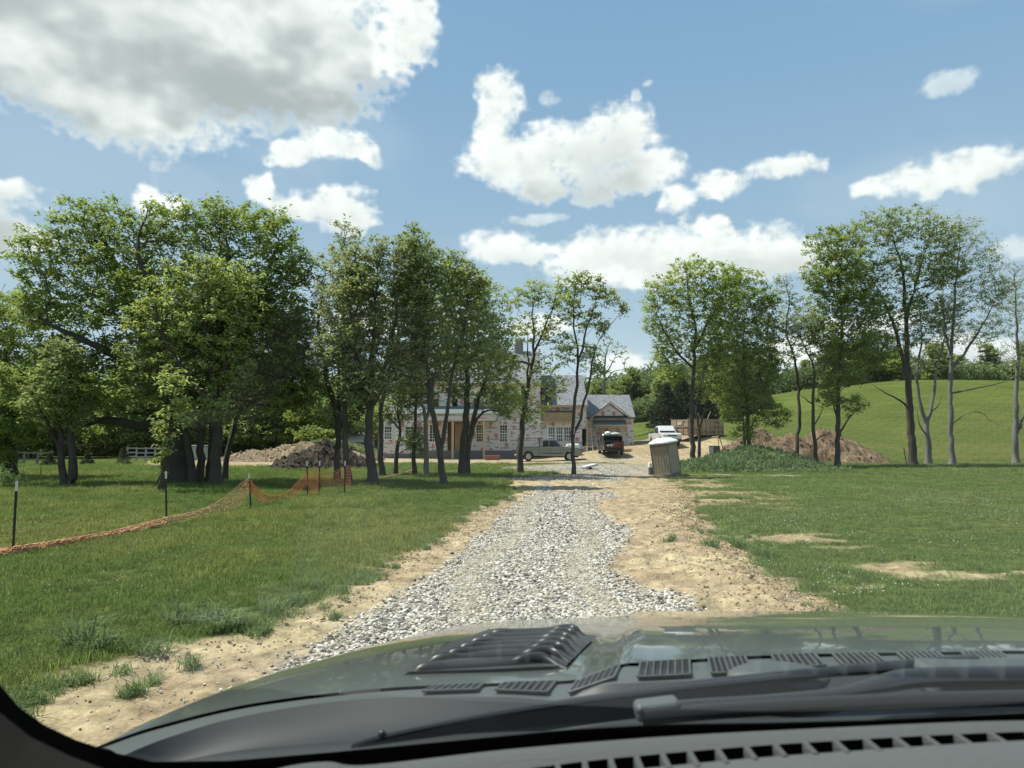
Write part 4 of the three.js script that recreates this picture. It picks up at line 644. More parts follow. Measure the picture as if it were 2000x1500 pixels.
// ---------------------------------------------------------------- steel posts and the fallen orange netting
const postMat = std(0.05, 0.042, 0.036, 0.8, { metalness: 0.3 }), whiteMat = std(0.72, 0.72, 0.68, 0.6), netMat = std(0.62, 0.19, 0.07, 0.6), netPale = std(0.66, 0.36, 0.19, 0.6);
function tPost(label, px, pyTop, pyBase, dist, topPx = px) {
  const a = at(px, pyBase, dist), y0 = groundY(a.x, -dist), h = (pyBase - pyTop) / FOCAL * dist, lean = (topPx - px) / FOCAL * dist;
  const t = thing('fence_post', label, 'post', [a.x, y0, -dist], 0, 'steel posts of the orange fence'); t.rotation.z = -Math.atan2(lean, h);
  const shape = [[-0.022, -0.003], [0.022, -0.003], [0.022, 0.003], [0.004, 0.003], [0.004, 0.03], [-0.004, 0.03], [-0.004, 0.003], [-0.022, 0.003]];
  const seg = (y1, y2) => { const g = extrude(shape, y2 - y1); g.rotateX(-Math.PI / 2); g.translate(0, y1, 0); return g; };
  const studs = []; for (let y = 0.15; y < h * 0.84; y += 0.055) studs.push(box(-0.008, 0.008, y, y + 0.012, 0.003, 0.012));
  part('shaft', [seg(-0.2, h * 0.86), ...studs], postMat, t); part('painted_tip', seg(h * 0.86 + 0.001, h), whiteMat, t);
  return t;
}
tPost('nearest steel post, standing at the left photo edge', 25, 945, 1082, distOf(1080));
tPost('second steel post, standing free of the fallen netting beside the oak', 325, 925, 1027, distOf(1025), 320);
tPost('leaning steel post holding up the peak of the netting', 490, 930, 998, distOf(996), 484);
tPost('left steel post of the upright netting panel', 601, 905, 974, distOf(972), 598);
tPost('right steel post of the upright netting panel', 623, 903, 970, distOf(969));
tPost('last steel post before the netting-wrapped trunk', 673, 890, 955, distOf(966));
{
  // the net hangs between the posts: a spine in photo places, with its own top and bottom lines
  const line = (rows) => { const pts = rows.map(([px, py, base]) => { const d = distOf(base), p = at(px, py, d); p.z = -d; return p; }); return new THREE.CatmullRomCurve3(pts, false, 'centripetal'); };
  const spans = [
    { n: 80, k: 7, crumple: 0.10, mat: netPale, top: [[-30, 1076, 1086], [40, 1066, 1082], [130, 1052, 1066], [230, 1034, 1047], [325, 1010, 1026]], bottom: [[-30, 1092, 1092], [40, 1082, 1082], [130, 1066, 1066], [230, 1048, 1048], [325, 1028, 1028]] },
    { n: 34, k: 8, crumple: 0.03, mat: netPale, top: [[325, 1010, 1026], [390, 996, 1012], [440, 970, 1002], [470, 945, 998], [486, 934, 996]], bottom: [[325, 1028, 1028], [390, 1014, 1014], [440, 1000, 1003], [470, 985, 998], [488, 962, 996]] },
    { n: 28, k: 7, crumple: 0.025, mat: netMat, top: [[486, 934, 996], [500, 950, 992], [525, 966, 985], [560, 962, 978], [582, 940, 974], [600, 924, 972]], bottom: [[488, 956, 996], [502, 975, 992], [530, 982, 985], [565, 976, 978], [585, 962, 974], [601, 944, 972]] },
    { n: 8, k: 14, crumple: 0.008, mat: netMat, top: [[600, 917, 972], [611, 919, 970], [624, 915, 969]], bottom: [[600, 971, 972], [611, 971, 971], [623, 969, 969]] },
    { n: 14, k: 7, crumple: 0.02, mat: netMat, top: [[624, 915, 969], [650, 922, 967], [672, 912, 966], [684, 910, 964]], bottom: [[623, 945, 969], [650, 950, 967], [672, 948, 966], [686, 952, 964]] },
  ];
  spans.forEach((s, si) => {
    reseed(400 + si); const top = line(s.top), bot = line(s.bottom), grid = [], geos = [];
    for (let i = 0; i <= s.n; i++) { const t = i / s.n, a = top.getPoint(t), b = bot.getPoint(t), row = []; for (let j = 0; j <= s.k; j++) { const p = a.clone().lerp(b, j / s.k); p.add(V3(gauss() * s.crumple * 0.4, 0, gauss() * s.crumple)); const gy = groundY(p.x, p.z) + 0.03 + (s.crumple > 0.05 ? Math.abs(gauss()) * 0.05 : 0); if (p.y < gy) p.y = gy; row.push(p); } grid.push(row); }
    const strand = (p, q, r) => { if (p.distanceTo(q) > 0.004) { const g = bar(p, q, r, 3); g.deleteAttribute('uv'); geos.push(g); } };
    for (let i = 0; i <= s.n; i++) for (let j = 0; j <= s.k; j++) { if (i < s.n) strand(grid[i][j], grid[i + 1][j], 0.0075); if (j < s.k && i % 1 === 0) strand(grid[i][j], grid[i][j + 1], 0.006); }
    const m = part('orange_netting', geos, s.mat, scene);
    tag(m, ['orange safety netting fallen flat along the left lawn', 'pale sunlit netting rising to the leaning post', 'orange netting sagging between the leaning post and the upright panel', 'orange netting panel stretched upright between two posts', 'orange netting running from the upright panel to a trunk'][si], 'safety netting', 'orange safety netting');
  });
}
// ---------------------------------------------------------------- the house under construction
const printTex = (() => {                                                   // sheathing board: grey-white face with printed marks
  const c = document.createElement('canvas'); c.width = 512; c.height = 1024; const g = c.getContext('2d');
  g.fillStyle = '#d9d4d1'; g.fillRect(0, 0, 512, 1024);
  reseed(81); for (let i = 0; i < 2600; i++) { const v = 190 + Math.floor(rnd() * 40); g.fillStyle = `rgba(${v},${v - 6},${v - 10},0.35)`; g.fillRect(rnd() * 512, rnd() * 1024, 4 + rnd() * 30, 1 + rnd() * 3); }
  const mark = (x, y, s) => { g.fillStyle = '#a8332c'; g.beginPath(); g.arc(x, y, s, 0, 7); g.fill(); g.strokeStyle = '#e0d6d0'; g.lineWidth = s * 0.13; g.beginPath(); g.arc(x, y, s * 0.78, 0, 7); g.stroke(); g.fillStyle = '#e0d6d0'; g.font = `bold ${Math.round(s * 1.05)}px sans-serif`; g.textAlign = 'center'; g.textBaseline = 'middle'; g.fillText('LP', x, y + 2); };
  const word = (x, y, s, t, col = '#2b3350') => { g.fillStyle = col; g.font = `bold ${s}px sans-serif`; g.textAlign = 'center'; g.textBaseline = 'middle'; g.fillText(t, x, y); };
  mark(140, 190, 92); mark(370, 640, 90);
  word(190, 325, 74, 'LONGHORN'); word(300, 775, 74, 'LONGHORN');
  g.fillStyle = '#2f3036'; g.fillRect(330, 60, 160, 24); g.fillRect(60, 470, 130, 18); g.fillRect(60, 930, 170, 18);
  g.fillStyle = '#6d6a6c'; g.fillRect(60, 500, 90, 10); g.fillRect(340, 100, 90, 10);
  const t = new THREE.CanvasTexture(c); t.colorSpace = THREE.SRGBColorSpace; t.wrapS = t.wrapT = THREE.RepeatWrapping; return t;
})();
const shingleTex = dataTex(512, (u, v) => { const row = Math.floor(v * 28), sh = (v * 28) % 1, off = (row % 2) * 0.5 + hash2(row, 3) * 0.4, tab = Math.floor(u * 22 + off), n = hash2(tab % 22, row), w = tileNoise(u, v, 64, 3), e = sh < 0.12 ? 0.72 : 1, b = (0.40 + 0.34 * n + 0.25 * (w - 0.5)) * e; return [b * 0.97, b * 0.99, b * 1.03]; });
const shingleMat = new THREE.MeshStandardMaterial({ map: shingleTex, roughness: 1 }); shingleMat.color.setRGB(0.36, 0.37, 0.375);
const sheathMat = [0.94, 1, 1.06].map((v) => { const m = new THREE.MeshStandardMaterial({ map: printTex, roughness: 0.85 }); m.color.setRGB(v, v * 0.985, v * 0.97); return m; });
const woodTex = dataTex(256, (u, v) => { const n = 0.75 + 0.4 * (tileNoise(u, v * 0.15, 24, 3) - 0.5); return [n, n * 0.96, n * 0.9]; });
const lumberMat = new THREE.MeshStandardMaterial({ map: woodTex, roughness: 0.85 }); lumberMat.color.setRGB(0.72, 0.54, 0.33);
const plyMat = new THREE.MeshStandardMaterial({ map: woodTex, roughness: 0.9 }); plyMat.color.setRGB(0.46, 0.36, 0.22);
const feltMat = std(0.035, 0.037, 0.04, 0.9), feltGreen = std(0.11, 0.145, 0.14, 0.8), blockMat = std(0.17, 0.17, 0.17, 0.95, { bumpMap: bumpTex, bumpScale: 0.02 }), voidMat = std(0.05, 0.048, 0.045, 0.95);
const frameMat = std(0.74, 0.73, 0.68, 0.5), paneMat = new THREE.MeshPhysicalMaterial({ color: new THREE.Color().setRGB(0.9, 0.93, 0.92), roughness: 0.03, transmission: 1, thickness: 0, ior: 1.5 });
const HOUSE_AT = [atX(1000, 76), 0, -76];
const house = thing('house', 'large unfinished house wrapped in printed white sheathing, with grey shingle roofs', 'house', HOUSE_AT);
const hpart = (name, geo, mat, parent = house) => { const list = (Array.isArray(geo) ? geo : [geo]); for (const g of list) g.translate(-HOUSE_AT[0], -HOUSE_AT[1], -HOUSE_AT[2]); return part(name, list, mat, parent); };
const hx = (px, d) => at(px, 860, d).x, hy = (py, d) => at(1000, py, d).y;
function minus(rects, hole) { const out = []; for (const [x0, x1, y0, y1] of rects) { const [a, b, c, d] = hole; if (a >= x1 || b <= x0 || c >= y1 || d <= y0) { out.push([x0, x1, y0, y1]); continue; } if (c > y0) out.push([x0, x1, y0, c]); if (d < y1) out.push([x0, x1, d, y1]); const l = Math.max(y0, c), h = Math.min(y1, d); if (a > x0) out.push([x0, a, l, h]); if (b < x1) out.push([b, x1, l, h]); } return out; }
let panelCount = 0;
function sheathWall(x0, x1, y0, y1, z, holes, gable) {                      // framing plate with the boards nailed on it, each its own piece
  const wall = hpart('wall', [box(x0, x1, y1 - 0.09, y1, z - 0.14, z - 0.02)], lumberMat);
  const W = 1.22, H = 2.75;
  for (let cx = x0; cx < x1 - 0.05; cx += W) for (let cy = y0; cy < y1 - 0.05; cy += H) {
    let rects = [[cx + 0.004, Math.min(cx + W, x1) - 0.004, cy + 0.004, Math.min(cy + H, y1) - 0.004]];
    for (const h of holes) rects = minus(rects, h);
    rects = rects.filter((r) => r[1] - r[0] > 0.02 && r[3] - r[2] > 0.02); if (!rects.length) continue;
    const flip = hash2(panelCount, 7) > 0.5, du = hash2(panelCount, 9) * 0.4, dv = hash2(panelCount, 11);
    const geos = rects.map(([a, b, c, d]) => { const g = box(a, b, c, d, z - 0.012 + hash2(panelCount, 5) * 0.004, z + hash2(panelCount, 5) * 0.004), p = g.attributes.position, uv = g.attributes.uv; for (let i = 0; i < p.count; i++) { const u = (p.getX(i) - cx) / W, v = (p.getY(i) - cy) / H; uv.setXY(i, (flip ? u : u * 0.98) + du, v + dv); } return g; });
    hpart('sheathing_panel', geos, sheathMat[panelCount % 3], wall); panelCount++;
  }
  return wall;
}
function windowUnit(x0, x1, y0, y1, z, cols, rows, label) {
  const f = 0.09, w = hpart('window', [box(x0, x0 + f, y0, y1, z - 0.05, z + 0.05), box(x1 - f, x1, y0, y1, z - 0.05, z + 0.05), box(x0 + f, x1 - f, y0, y0 + f, z - 0.05, z + 0.05), box(x0 + f, x1 - f, y1 - f, y1, z - 0.05, z + 0.05), box(x0 + f, x1 - f, (y0 + y1) / 2 - 0.04, (y0 + y1) / 2 + 0.04, z - 0.03, z + 0.03)], frameMat);
  hpart('pane', box(x0 + f, x1 - f, y0 + f, y1 - f, z - 0.021, z - 0.017), paneMat, w);
  for (let i = 1; i < cols; i++) { const x = mix(x0 + f, x1 - f, i / cols); hpart('muntin', box(x - 0.022, x + 0.022, y0 + f, y1 - f, z - 0.014, z + 0.01), frameMat, w); }
  for (let j = 1; j < rows; j++) if (j * 2 !== rows) { const y = mix(y0 + f, y1 - f, j / rows); hpart('muntin', box(x0 + f, x1 - f, y - 0.02, y + 0.02, z - 0.012, z + 0.008), frameMat, w); }
  if (label) w.userData.label = label;
  return [x0, x1, y0, y1];
}
function slab(name, a, b, c, d, mat, thick = 0.12, parent = house) {        // a roof plane with thickness; a-b is the eave, c-d the ridge
  const n = b.clone().sub(a).cross(d.clone().sub(a)).normalize(); if (n.y < 0) n.negate(); const t = n.clone().multiplyScalar(-thick), w = a.distanceTo(b), h = a.distanceTo(d);
  const q = [a, b, c, d], r = q.map((p) => p.clone().add(t)), f = (p) => [p.x, p.y, p.z], U = w / 4, Vv = h / 4;
  const geos = [quad(f(a), f(b), f(c), f(d), [0, 0, U, 0, U, Vv, 0, Vv]), quad(f(r[3]), f(r[2]), f(r[1]), f(r[0]))]; for (let i = 0; i < 4; i++) { const j = (i + 1) % 4; geos.push(quad(f(r[i]), f(r[j]), f(q[j]), f(q[i]), [0, 0, 0.1, 0, 0.1, 0.02, 0, 0.02])); }
  return hpart(name, geos, mat, parent);
}
{
  // ---- two-storey main block
  const zM = -76, xA = hx(822, 76), xB = hx(1056, 76), base = 0.75, eave = hy(748, 76), win = [];
  const W = (a, b, c, d) => windowUnit(hx(a, 76), hx(b, 76), hy(d, 76), hy(c, 76), zM, 3, 6);
  win.push(W(838, 855, 829, 864), W(929, 946, 829, 864), W(975, 992, 829, 864));
  const up = (a, b, c, d) => { const r = [hx(a, 76), hx(b, 76), hy(d, 76), hy(c, 76)]; return r; };
  const openings = [up(883, 893, 779, 796), up(966, 977, 760, 786), up(1018, 1026, 755, 780), up(846, 856, 779, 796), up(925, 935, 779, 796)];
  const door = [hx(874, 76), hx(907, 76), 0.8, hy(822, 76)];
  sheathWall(xA, xB, base, eave, zM, [...win, ...openings, door]);
  hpart('foundation', box(xA - 0.02, xB, -0.4, base, zM - 0.3, zM + 0.03), blockMat);
  for (let y = 0; y < 0.7; y += 0.22) hpart('block_course', box(xA - 0.02, xB, y + 0.012, y + 0.208, zM + 0.03, zM + 0.042), blockMat);
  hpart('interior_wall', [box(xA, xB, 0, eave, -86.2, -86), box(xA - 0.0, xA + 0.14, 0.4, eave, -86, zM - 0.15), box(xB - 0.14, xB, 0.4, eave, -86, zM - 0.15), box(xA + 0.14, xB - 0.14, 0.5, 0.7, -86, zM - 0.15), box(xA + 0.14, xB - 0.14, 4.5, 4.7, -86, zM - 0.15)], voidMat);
  const rg = hy(686, 81);
  slab('roof', V3(xA - 0.4, eave - 0.05, -75.5), V3(xB + 0.1, eave - 0.05, -75.5), V3(xB + 0.1, rg, -81), V3(xA - 0.4, rg, -81), shingleMat);
  slab('roof', V3(xB + 0.1, eave - 0.05, -86.5), V3(xA - 0.4, eave - 0.05, -86.5), V3(xA - 0.4, rg, -81), V3(xB + 0.1, rg, -81), shingleMat);
  for (const x of [xA, xB - 0.1]) hpart('gable_wall', (() => { const g = extrude([[-86, eave - 0.1], [-76, eave - 0.1], [-81, rg - 0.2]], 0.1); g.rotateY(-Math.PI / 2); g.translate(x + 0.1, 0, 0); return g; })(), sheathMat[1]);
  const rake = hpart('fascia_board', box(xA - 0.4, xB + 0.1, eave - 0.26, eave - 0.08, -75.46, -75.40), lumberMat);
  // chimney stack of block with a cap
  const chx = [hx(1006, 81), hx(1022, 81)], cm = std(0.24, 0.23, 0.22, 0.95, { bumpMap: bumpTex, bumpScale: 0.03 });
  const ch = hpart('chimney', box(chx[0], chx[1], rg - 1.6, hy(664, 81), -81.5, -80.6), cm); hpart('cap', box(chx[0] - 0.06, chx[1] + 0.06, hy(664, 81) - 0.12, hy(664, 81) + 0.02, -81.56, -80.54), cm, ch);
  // front door recess
  hpart('door', [box(door[0] + 0.75, door[1] - 0.05, door[2], door[3] - 0.25, zM - 0.5, zM - 0.44)], plyMat).userData.label = 'plywood sheet closing the front doorway';
  hpart('door_surround', [box(door[0], door[0] + 0.7, door[2], door[3] - 0.25, zM - 0.75, zM - 0.68), box(door[0], door[1], door[3] - 0.25, door[3], zM - 0.5, zM - 0.16)], std(0.20, 0.105, 0.06, 0.85));
  // porch: beam, roof and raw posts
  const pz = -73.6, pt = hy(807, 73.6), px0 = hx(822, 73.6), px1 = hx(968, 73.6);
  hpart('porch_beam', box(px0, px1, pt - 0.75, pt - 0.06, pz - 0.15, pz), sheathMat[0]); hpart('porch_ceiling', box(px0, px1, pt - 0.85, pt - 0.76, zM + 0.06, pz), plyMat);
  slab('porch_roof', V3(px0 - 0.2, pt - 0.02, pz + 0.25), V3(px1 + 0.2, pt - 0.02, pz + 0.25), V3(px1 + 0.2, pt + 0.85, zM + 0.02), V3(px0 - 0.2, pt + 0.85, zM + 0.02), feltGreen, 0.08);
  hpart('drip_edge', box(px0 - 0.2, px1 + 0.2, pt - 0.07, pt + 0.02, pz + 0.26, pz + 0.29), std(0.55, 0.66, 0.58, 0.4));
  for (const p of [884, 945]) hpart('porch_post', box(hx(p, 73.6) - 0.11, hx(p, 73.6) + 0.11, 0, pt - 0.76, pz - 0.15, pz - 0.01), lumberMat);
  // ---- left wing, set back
  const zL = -77.5, lx0 = hx(749, 77.5), lx1 = xA, lt = hy(808, 77.5), lw = [windowUnit(hx(749.5, 77.5), hx(766, 77.5), hy(859, 77.5), hy(832, 77.5), zL, 3, 4), windowUnit(hx(791, 77.5), hx(808, 77.5), hy(859, 77.5), hy(832, 77.5), zL, 3, 4)];
  sheathWall(lx0, lx1, 0.5, lt, zL, lw); hpart('foundation', box(lx0, lx1, -0.4, 0.5, zL - 0.3, zL + 0.03), blockMat);
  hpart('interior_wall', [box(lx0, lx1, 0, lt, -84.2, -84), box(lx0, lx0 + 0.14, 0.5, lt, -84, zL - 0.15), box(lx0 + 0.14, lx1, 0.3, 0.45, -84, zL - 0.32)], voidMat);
  slab('roof', V3(lx0 - 0.3, lt, zL + 0.4), V3(lx1, lt, zL + 0.4), V3(lx1, lt + 2.2, -81), V3(lx0 - 0.3, lt + 2.2, -81), shingleMat); slab('roof', V3(lx1, lt, -84.4), V3(lx0 - 0.3, lt, -84.4), V3(lx0 - 0.3, lt + 2.2, -81), V3(lx1, lt + 2.2, -81), shingleMat);
  // ---- middle wing
  const zW = -76.4, wx0 = xB, wx1 = 8.0, wt = hy(791, 76), mb = 0.6, tri = [[1070, 1085], [1085.6, 1100], [1100.6, 1116]].map(([a, b]) => windowUnit(hx(a, 76.4), hx(b, 76.4), hy(864, 76.4), hy(833, 76.4), zW, 3, 4));
  const sideDoor = [hx(1137, 76.4), hx(1146, 76.4), 1.35, hy(838, 76.4)];
  sheathWall(wx0, wx1, mb, wt, zW, [...tri, sideDoor]); hpart('foundation', box(wx0, wx1, -0.4, mb, zW - 0.3, zW + 0.03), blockMat);
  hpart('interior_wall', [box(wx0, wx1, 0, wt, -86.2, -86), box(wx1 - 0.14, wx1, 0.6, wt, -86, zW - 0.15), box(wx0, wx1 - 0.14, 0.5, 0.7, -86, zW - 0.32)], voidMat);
  const wr = hy(733, 81);
  slab('roof', V3(wx0, wt, -75.9), V3(wx1 + 0.12, wt, -75.9), V3(wx1 + 0.12, wr, -81), V3(wx0, wr, -81), shingleMat); slab('roof', V3(wx1 + 0.12, wt, -86.4), V3(wx0, wt, -86.4), V3(wx0, wr, -81), V3(wx1 + 0.12, wr, -81), shingleMat);
  hpart('gable_wall', (() => { const g = extrude([[-86, wt - 0.1], [-76.4, wt - 0.1], [-81, wr - 0.25]], 0.1); g.rotateY(-Math.PI / 2); g.translate(wx1, 0, 0); return g; })(), sheathMat[2]);
  hpart('fascia_board', box(wx0, wx1 + 0.12, wt - 0.2, wt - 0.03, -75.86, -75.82), lumberMat);
  const onRoof = (x, t) => V3(x, mix(wt, wr, t) + 0.03, mix(-75.9, -81, t));
  hpart('felt_strip', [quad(...[onRoof(wx0 + 0.02, 0.02), onRoof(wx0 + 1.25, 0.02), onRoof(wx0 + 1.2, 0.45), onRoof(wx0 + 0.02, 0.92)].map((p) => [p.x, p.y, p.z]))], feltMat);
  // box bay with a plywood panel over the triple window
  const bx0 = hx(1062, 75.9), bx1 = hx(1119, 75.9), b0 = hy(823, 75.9), b1 = hy(805, 75.9);
  hpart('bay_panel', box(bx0, bx1, b0, b1, zW + 0.02, -75.95), plyMat); hpart('bay_felt', box(bx0 - 0.05, bx1 + 0.05, b1 + 0.002, b1 + 0.14, zW + 0.02, -75.9), feltMat); hpart('bay_trim', box(bx0 - 0.03, bx1 + 0.03, b0 - 0.1, b0 - 0.002, zW + 0.02, -75.88), lumberMat);
  hpart('window_casing', [box(hx(1067.5, 76.35), hx(1069.7, 76.35), hy(866, 76.35), hy(830, 76.35), zW + 0.006, zW + 0.04), box(hx(1116.3, 76.35), hx(1118.5, 76.35), hy(866, 76.35), hy(830, 76.35), zW + 0.006, zW + 0.04), box(hx(1067.5, 76.35), hx(1118.5, 76.35), hy(868, 76.35), hy(866, 76.35), zW + 0.006, zW + 0.05)], frameMat);
  // ---- garage wing with its front gable
  const zG = -80, gx0 = 8.02, gx1 = hx(1238, 80), gt = hy(815, 80), gb = 1.0, gr = hy(771, 83.6);
  sheathWall(gx0, gx1, gb, gt, zG, []); hpart('foundation', box(gx0, gx1, 0.2, gb, zG - 0.3, zG + 0.03), blockMat);
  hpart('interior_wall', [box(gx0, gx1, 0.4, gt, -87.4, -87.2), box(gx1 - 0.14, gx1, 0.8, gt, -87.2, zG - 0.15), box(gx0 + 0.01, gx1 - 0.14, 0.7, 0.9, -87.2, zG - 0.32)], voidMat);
  slab('roof', V3(gx0 + 0.13, gt, -79.6), V3(gx1 + 0.15, gt, -79.6), V3(gx1 + 0.15, gr, -83.6), V3(gx0 + 0.13, gr, -83.6), shingleMat); slab('roof', V3(gx1 + 0.15, gt, -87.6), V3(gx0 + 0.13, gt, -87.6), V3(gx0 + 0.13, gr, -83.6), V3(gx1 + 0.15, gr, -83.6), shingleMat);
  hpart('gable_wall', (() => { const g = extrude([[-87.2, gt - 0.1], [-80, gt - 0.1], [-83.6, gr - 0.25]], 0.1); g.rotateY(-Math.PI / 2); g.translate(gx1, 0, 0); return g; })(), sheathMat[0]);
  const ax = hx(1190, 79.4), ay = hy(786, 79.4), ex0 = hx(1151, 79.4), ex1 = hx(1232, 79.4), ey = hy(817, 79.4);
  hpart('front_gable', (() => { const g = extrude([[ex0 + 0.15, ey], [ex1 - 0.15, ey], [ax, ay - 0.12]], 0.3); g.translate(0, 0, -79.75); const p = g.attributes.position, uv = g.attributes.uv; for (let i = 0; i < p.count; i++) uv.setXY(i, (p.getX(i) - ex0) / 1.22, (p.getY(i) - ey) / 2.75 + 0.62); return g; })(), sheathMat[1]);
  const backAt = (y) => mix(-79.6, -83.6, (y - gt) / (gr - gt));
  slab('gable_roof', V3(ex0, ey, -79.25), V3(ex0, ey, -79.7), V3(ax, ay, backAt(ay)), V3(ax, ay, -79.25), shingleMat, 0.06); slab('gable_roof', V3(ex1, ey, -79.7), V3(ex1, ey, -79.25), V3(ax, ay, -79.25), V3(ax, ay, backAt(ay)), shingleMat, 0.06);
  for (const [e, s] of [[ex0, 1], [ex1, -1]]) { const d = Math.hypot(ax - e, ay - ey), g = box(0, d, -0.19, -0.07, -0.03, 0.03); g.rotateZ(Math.atan2(ay - ey, ax - e)); g.translate(e, ey + 0.02, -79.28); hpart('rake_board', g, lumberMat); }
  const dx0 = hx(1160, 79.4), dx1 = hx(1224, 79.4);
  hpart('felt_strip', box(hx(1155, 79.4), hx(1228, 79.4), hy(816.5, 79.4), hy(812, 79.4), -79.44, -79.36), feltMat);
  slab('door_canopy', V3(dx0, hy(829, 78.9), -78.9), V3(dx1, hy(829, 78.9), -78.9), V3(dx1, hy(821, 79.9), -79.96), V3(dx0, hy(821, 79.9), -79.96), feltGreen, 0.07);
  hpart('canopy_edge', box(dx0, dx1, hy(829.5, 78.9) - 0.09, hy(829.5, 78.9) - 0.02, -78.92, -78.87), std(0.62, 0.7, 0.66, 0.4));
  hpart('canopy_beam', [box(dx0 + 0.1, dx1 - 0.05, hy(836, 79.2), hy(831.5, 79.2), -79.4, -79.05)], lumberMat); hpart('canopy_post', [box(hx(1174, 79.9), hx(1175, 79.9), gb, hy(836, 79.9), -79.97, -79.92)], lumberMat); hpart('canopy_post', [box(hx(1209, 79.9), hx(1210, 79.9), gb, hy(836, 79.9), -79.97, -79.92)], lumberMat);
  hpart('corner_board', box(wx1 - 0.02, wx1 + 0.14, 0.8, gt - 0.3, -76.38, -76.3), lumberMat);
}
// the plank ladder leaning by the side door
{
  const d = 75.2, t = thing('plank_ladder', 'tall plank ladder leaning beside the side door of the house', 'ladder', [hx(1152, d), groundY(hx(1152, d), -d), -d]), top = 3.2, P = (x, y, z) => V3(x, y, z);
  for (const [a, b] of [[-0.34, -0.1], [0.3, 0.12]]) part('rail', (() => { const g = bar(P(a, -0.05, 0.45), P(b, top, -0.85), 0.05, 4); return g; })(), lumberMat, t);
  for (let i = 1; i < 8; i++) { const f = i / 8; part('rung', bar(P(mix(-0.34, -0.1, f), top * f, mix(0.45, -0.85, f)), P(mix(0.3, 0.12, f), top * f, mix(0.45, -0.85, f)), 0.03, 4), lumberMat, t); }
  part('brace', bar(P(-0.6, -0.05, -0.2), P(0.1, top * 0.75, -0.6), 0.035, 4), lumberMat, t);
}
// ---------------------------------------------------------------- vehicles on the site
const tyreMat = std(0.02, 0.02, 0.021, 0.85), rimMat = std(0.45, 0.45, 0.44, 0.35, { metalness: 0.8 }), darkGlass = std(0.012, 0.015, 0.016, 0.06, { clearcoat: 0.4 }), trimMat = std(0.025, 0.025, 0.026, 0.6), chromeMat = std(0.6, 0.6, 0.58, 0.25, { metalness: 0.9 }), lampMat = std(0.22, 0.02, 0.015, 0.25), clearLamp = std(0.6, 0.58, 0.52, 0.15);
function wheel(parent, x, z, r = 0.39) {
  const w = new THREE.Group(); w.name = 'wheel'; w.position.set(x, r, z); parent.add(w);
  const tyre = new THREE.LatheGeometry([[0.24, -0.1], [0.34, -0.12], [0.375, -0.11], [r, -0.07], [r, 0.07], [0.375, 0.11], [0.34, 0.12], [0.24, 0.1]].map((p) => new THREE.Vector2(...p)), 28); tyre.rotateX(Math.PI / 2); part('tyre', tyre, tyreMat, w);
  const s = Math.sign(z), rim = [new THREE.CylinderGeometry(0.245, 0.245, 0.16, 24).rotateX(Math.PI / 2)]; for (let i = 0; i < 5; i++) { const a = i / 5 * 6.283, g = rbox(-0.04, 0.04, 0.02, 0.23, -0.03, 0.03, 0.01, 1); g.rotateZ(a); g.translate(0, 0, s * 0.09); rim.push(g); } part('rim', rim, rimMat, w);
}
